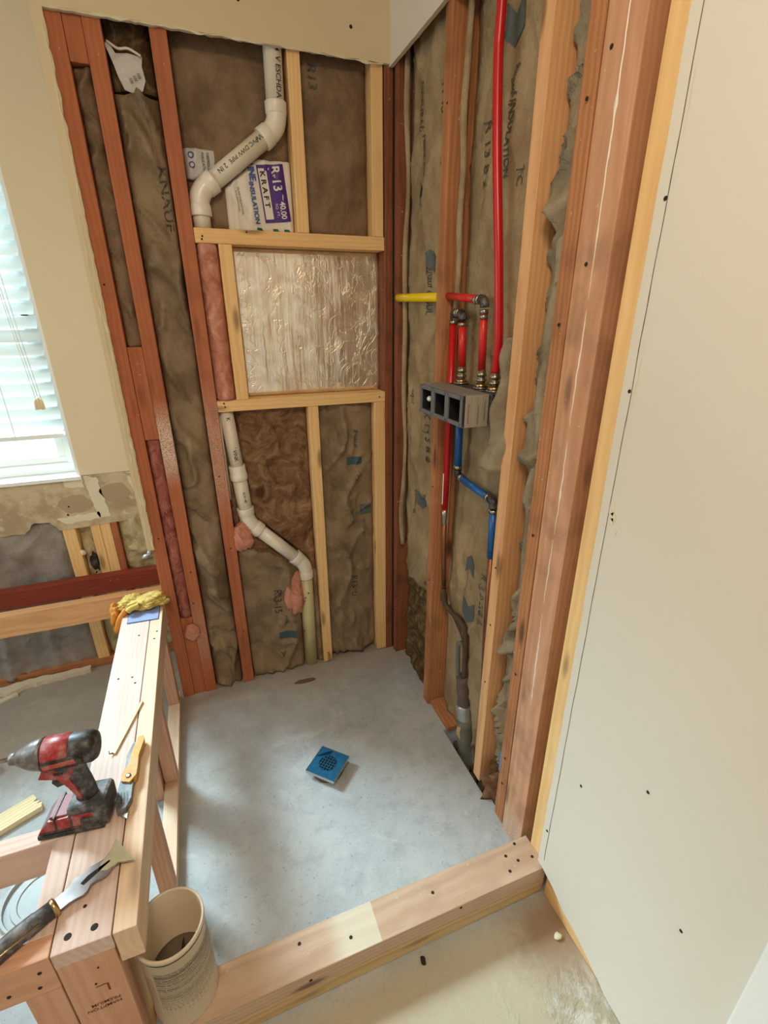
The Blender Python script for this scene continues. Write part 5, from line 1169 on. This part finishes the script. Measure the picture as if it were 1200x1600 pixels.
def lines(b):
    z = .030
    while z < .185:
        h = random.choice((.0006, .0009, .0012)); a = -2.15
        while a < .35:
            w = random.uniform(.08, .5); band(b, z, a, min(a+w, .4), h, ro); a += w+.03
        z += random.choice((.0025, .0032, .0048))
lpart(bk, 'printed_lines', lines, 'ink_grey')
def lines2(b):
    z = .02
    while z < .17:
        a = -2.65
        while a < -2.25: w = random.uniform(.03, .1); band(b, z, a, min(a+w, -2.22), .0008, ro); a += w+.03
        z += .005
lpart(bk, 'printed_label', lines2, 'ink_brown')
lpart(bk, 'groove', lambda b: [tube(b, [(ro(z)*math.cos(2*PI*k/48), ro(z)*math.sin(2*PI*k/48), z) for k in range(49)], .0007, 5, False) for z in (.215, .224, .229)], 'ink_grey')
stk = tube_obj('stick', [(-.865, -1.035, .1905), (-.858, -1.012, .222), (-.856, -1.006, .232)], [.004, .003, .001], 'hole', seg=8); rebase(stk, (-.865, -1.035, .1905)); tag(stk, 'dark thin stick leaning inside the cream bucket', 'stick')
cl = tuft('debris_clump', (-.878, -1.034, .194), (.014, .011, .006), 'hole', 'small dark lump in the bottom of the cream bucket', 'debris', seed=11, sub=3)

# ------------------------------------------------------------------ loose things on the floor
pl = empty('scrap_plank', (-1.37, -.355, 0), math.radians(-15)); 
pl.rotation_euler = (0, 0, math.atan2(.075, .10)*.0+math.radians(28)); tag(pl, 'short pale plank with a notched end on the floor behind the impact driver', 'plank')
lpart(pl, 'plank', lambda b: prism(b, [(-.30, -.030, .0005), (.058, -.034, .0005), (.064, -.018, .0005), (.050, -.014, .0005), (.062, -.008, .0005), (.046, .002, .0005), (.056, .008, .0005), (.054, .030, .0005), (-.30, .034, .0005)], Vector((0, 0, .018))), 'scrapwood')
ld = empty('round_cover', (-1.235, -.640, 0)); tag(ld, 'round white plastic cover lying on the floor between the tub frame beams', 'lid')
def lid(b):
    n = 48; prof = [(.002, .004), (.06, .004), (.062, .007), (.075, .007), (.077, .003), (.090, .003), (.092, .012), (.098, .012), (.102, .0), (.001, .0)]
    rings = [[b.verts.new((r*math.cos(2*PI*k/n), r*math.sin(2*PI*k/n), z)) for k in range(n)] for r, z in prof]
    for p, q in zip(rings, rings[1:]):
        for k in range(n): b.faces.new((p[k], p[(k+1) % n], q[(k+1) % n], q[k]))
    b.faces.new(rings[0]); b.faces.new(rings[-1])
lpart(ld, 'lid', lid, 'lid')
ch = board('wood_offcut', (-1.52, -.17, .0005), (-1.478, -.13, .02), 'x', 'pine', 'tiny orange wood offcut on the floor at the left edge', 'offcut'); ch.rotation_euler = (0, 0, .6)
pt = tuft('pebble', (.019-.05, -1.20, .005), (.010, .008, .004), 'compound', 'pale pebble on the floor outside the curb near the painted wall', 'pebble', seed=2, sub=2)
tuft('pebble', (-.36, -1.125, .003), (.006, .010, .003), 'hole', 'dark crumb on the floor just outside the curb', 'crumb', seed=5, sub=2)
tuft('pebble', (-.42, -.085, .003), (.040, .010, .005), 'rubble', 'flat lump of mortar at the foot of the lower white pipe', 'mortar', seed=7, sub=3)
bpy.context.view_layer.update()
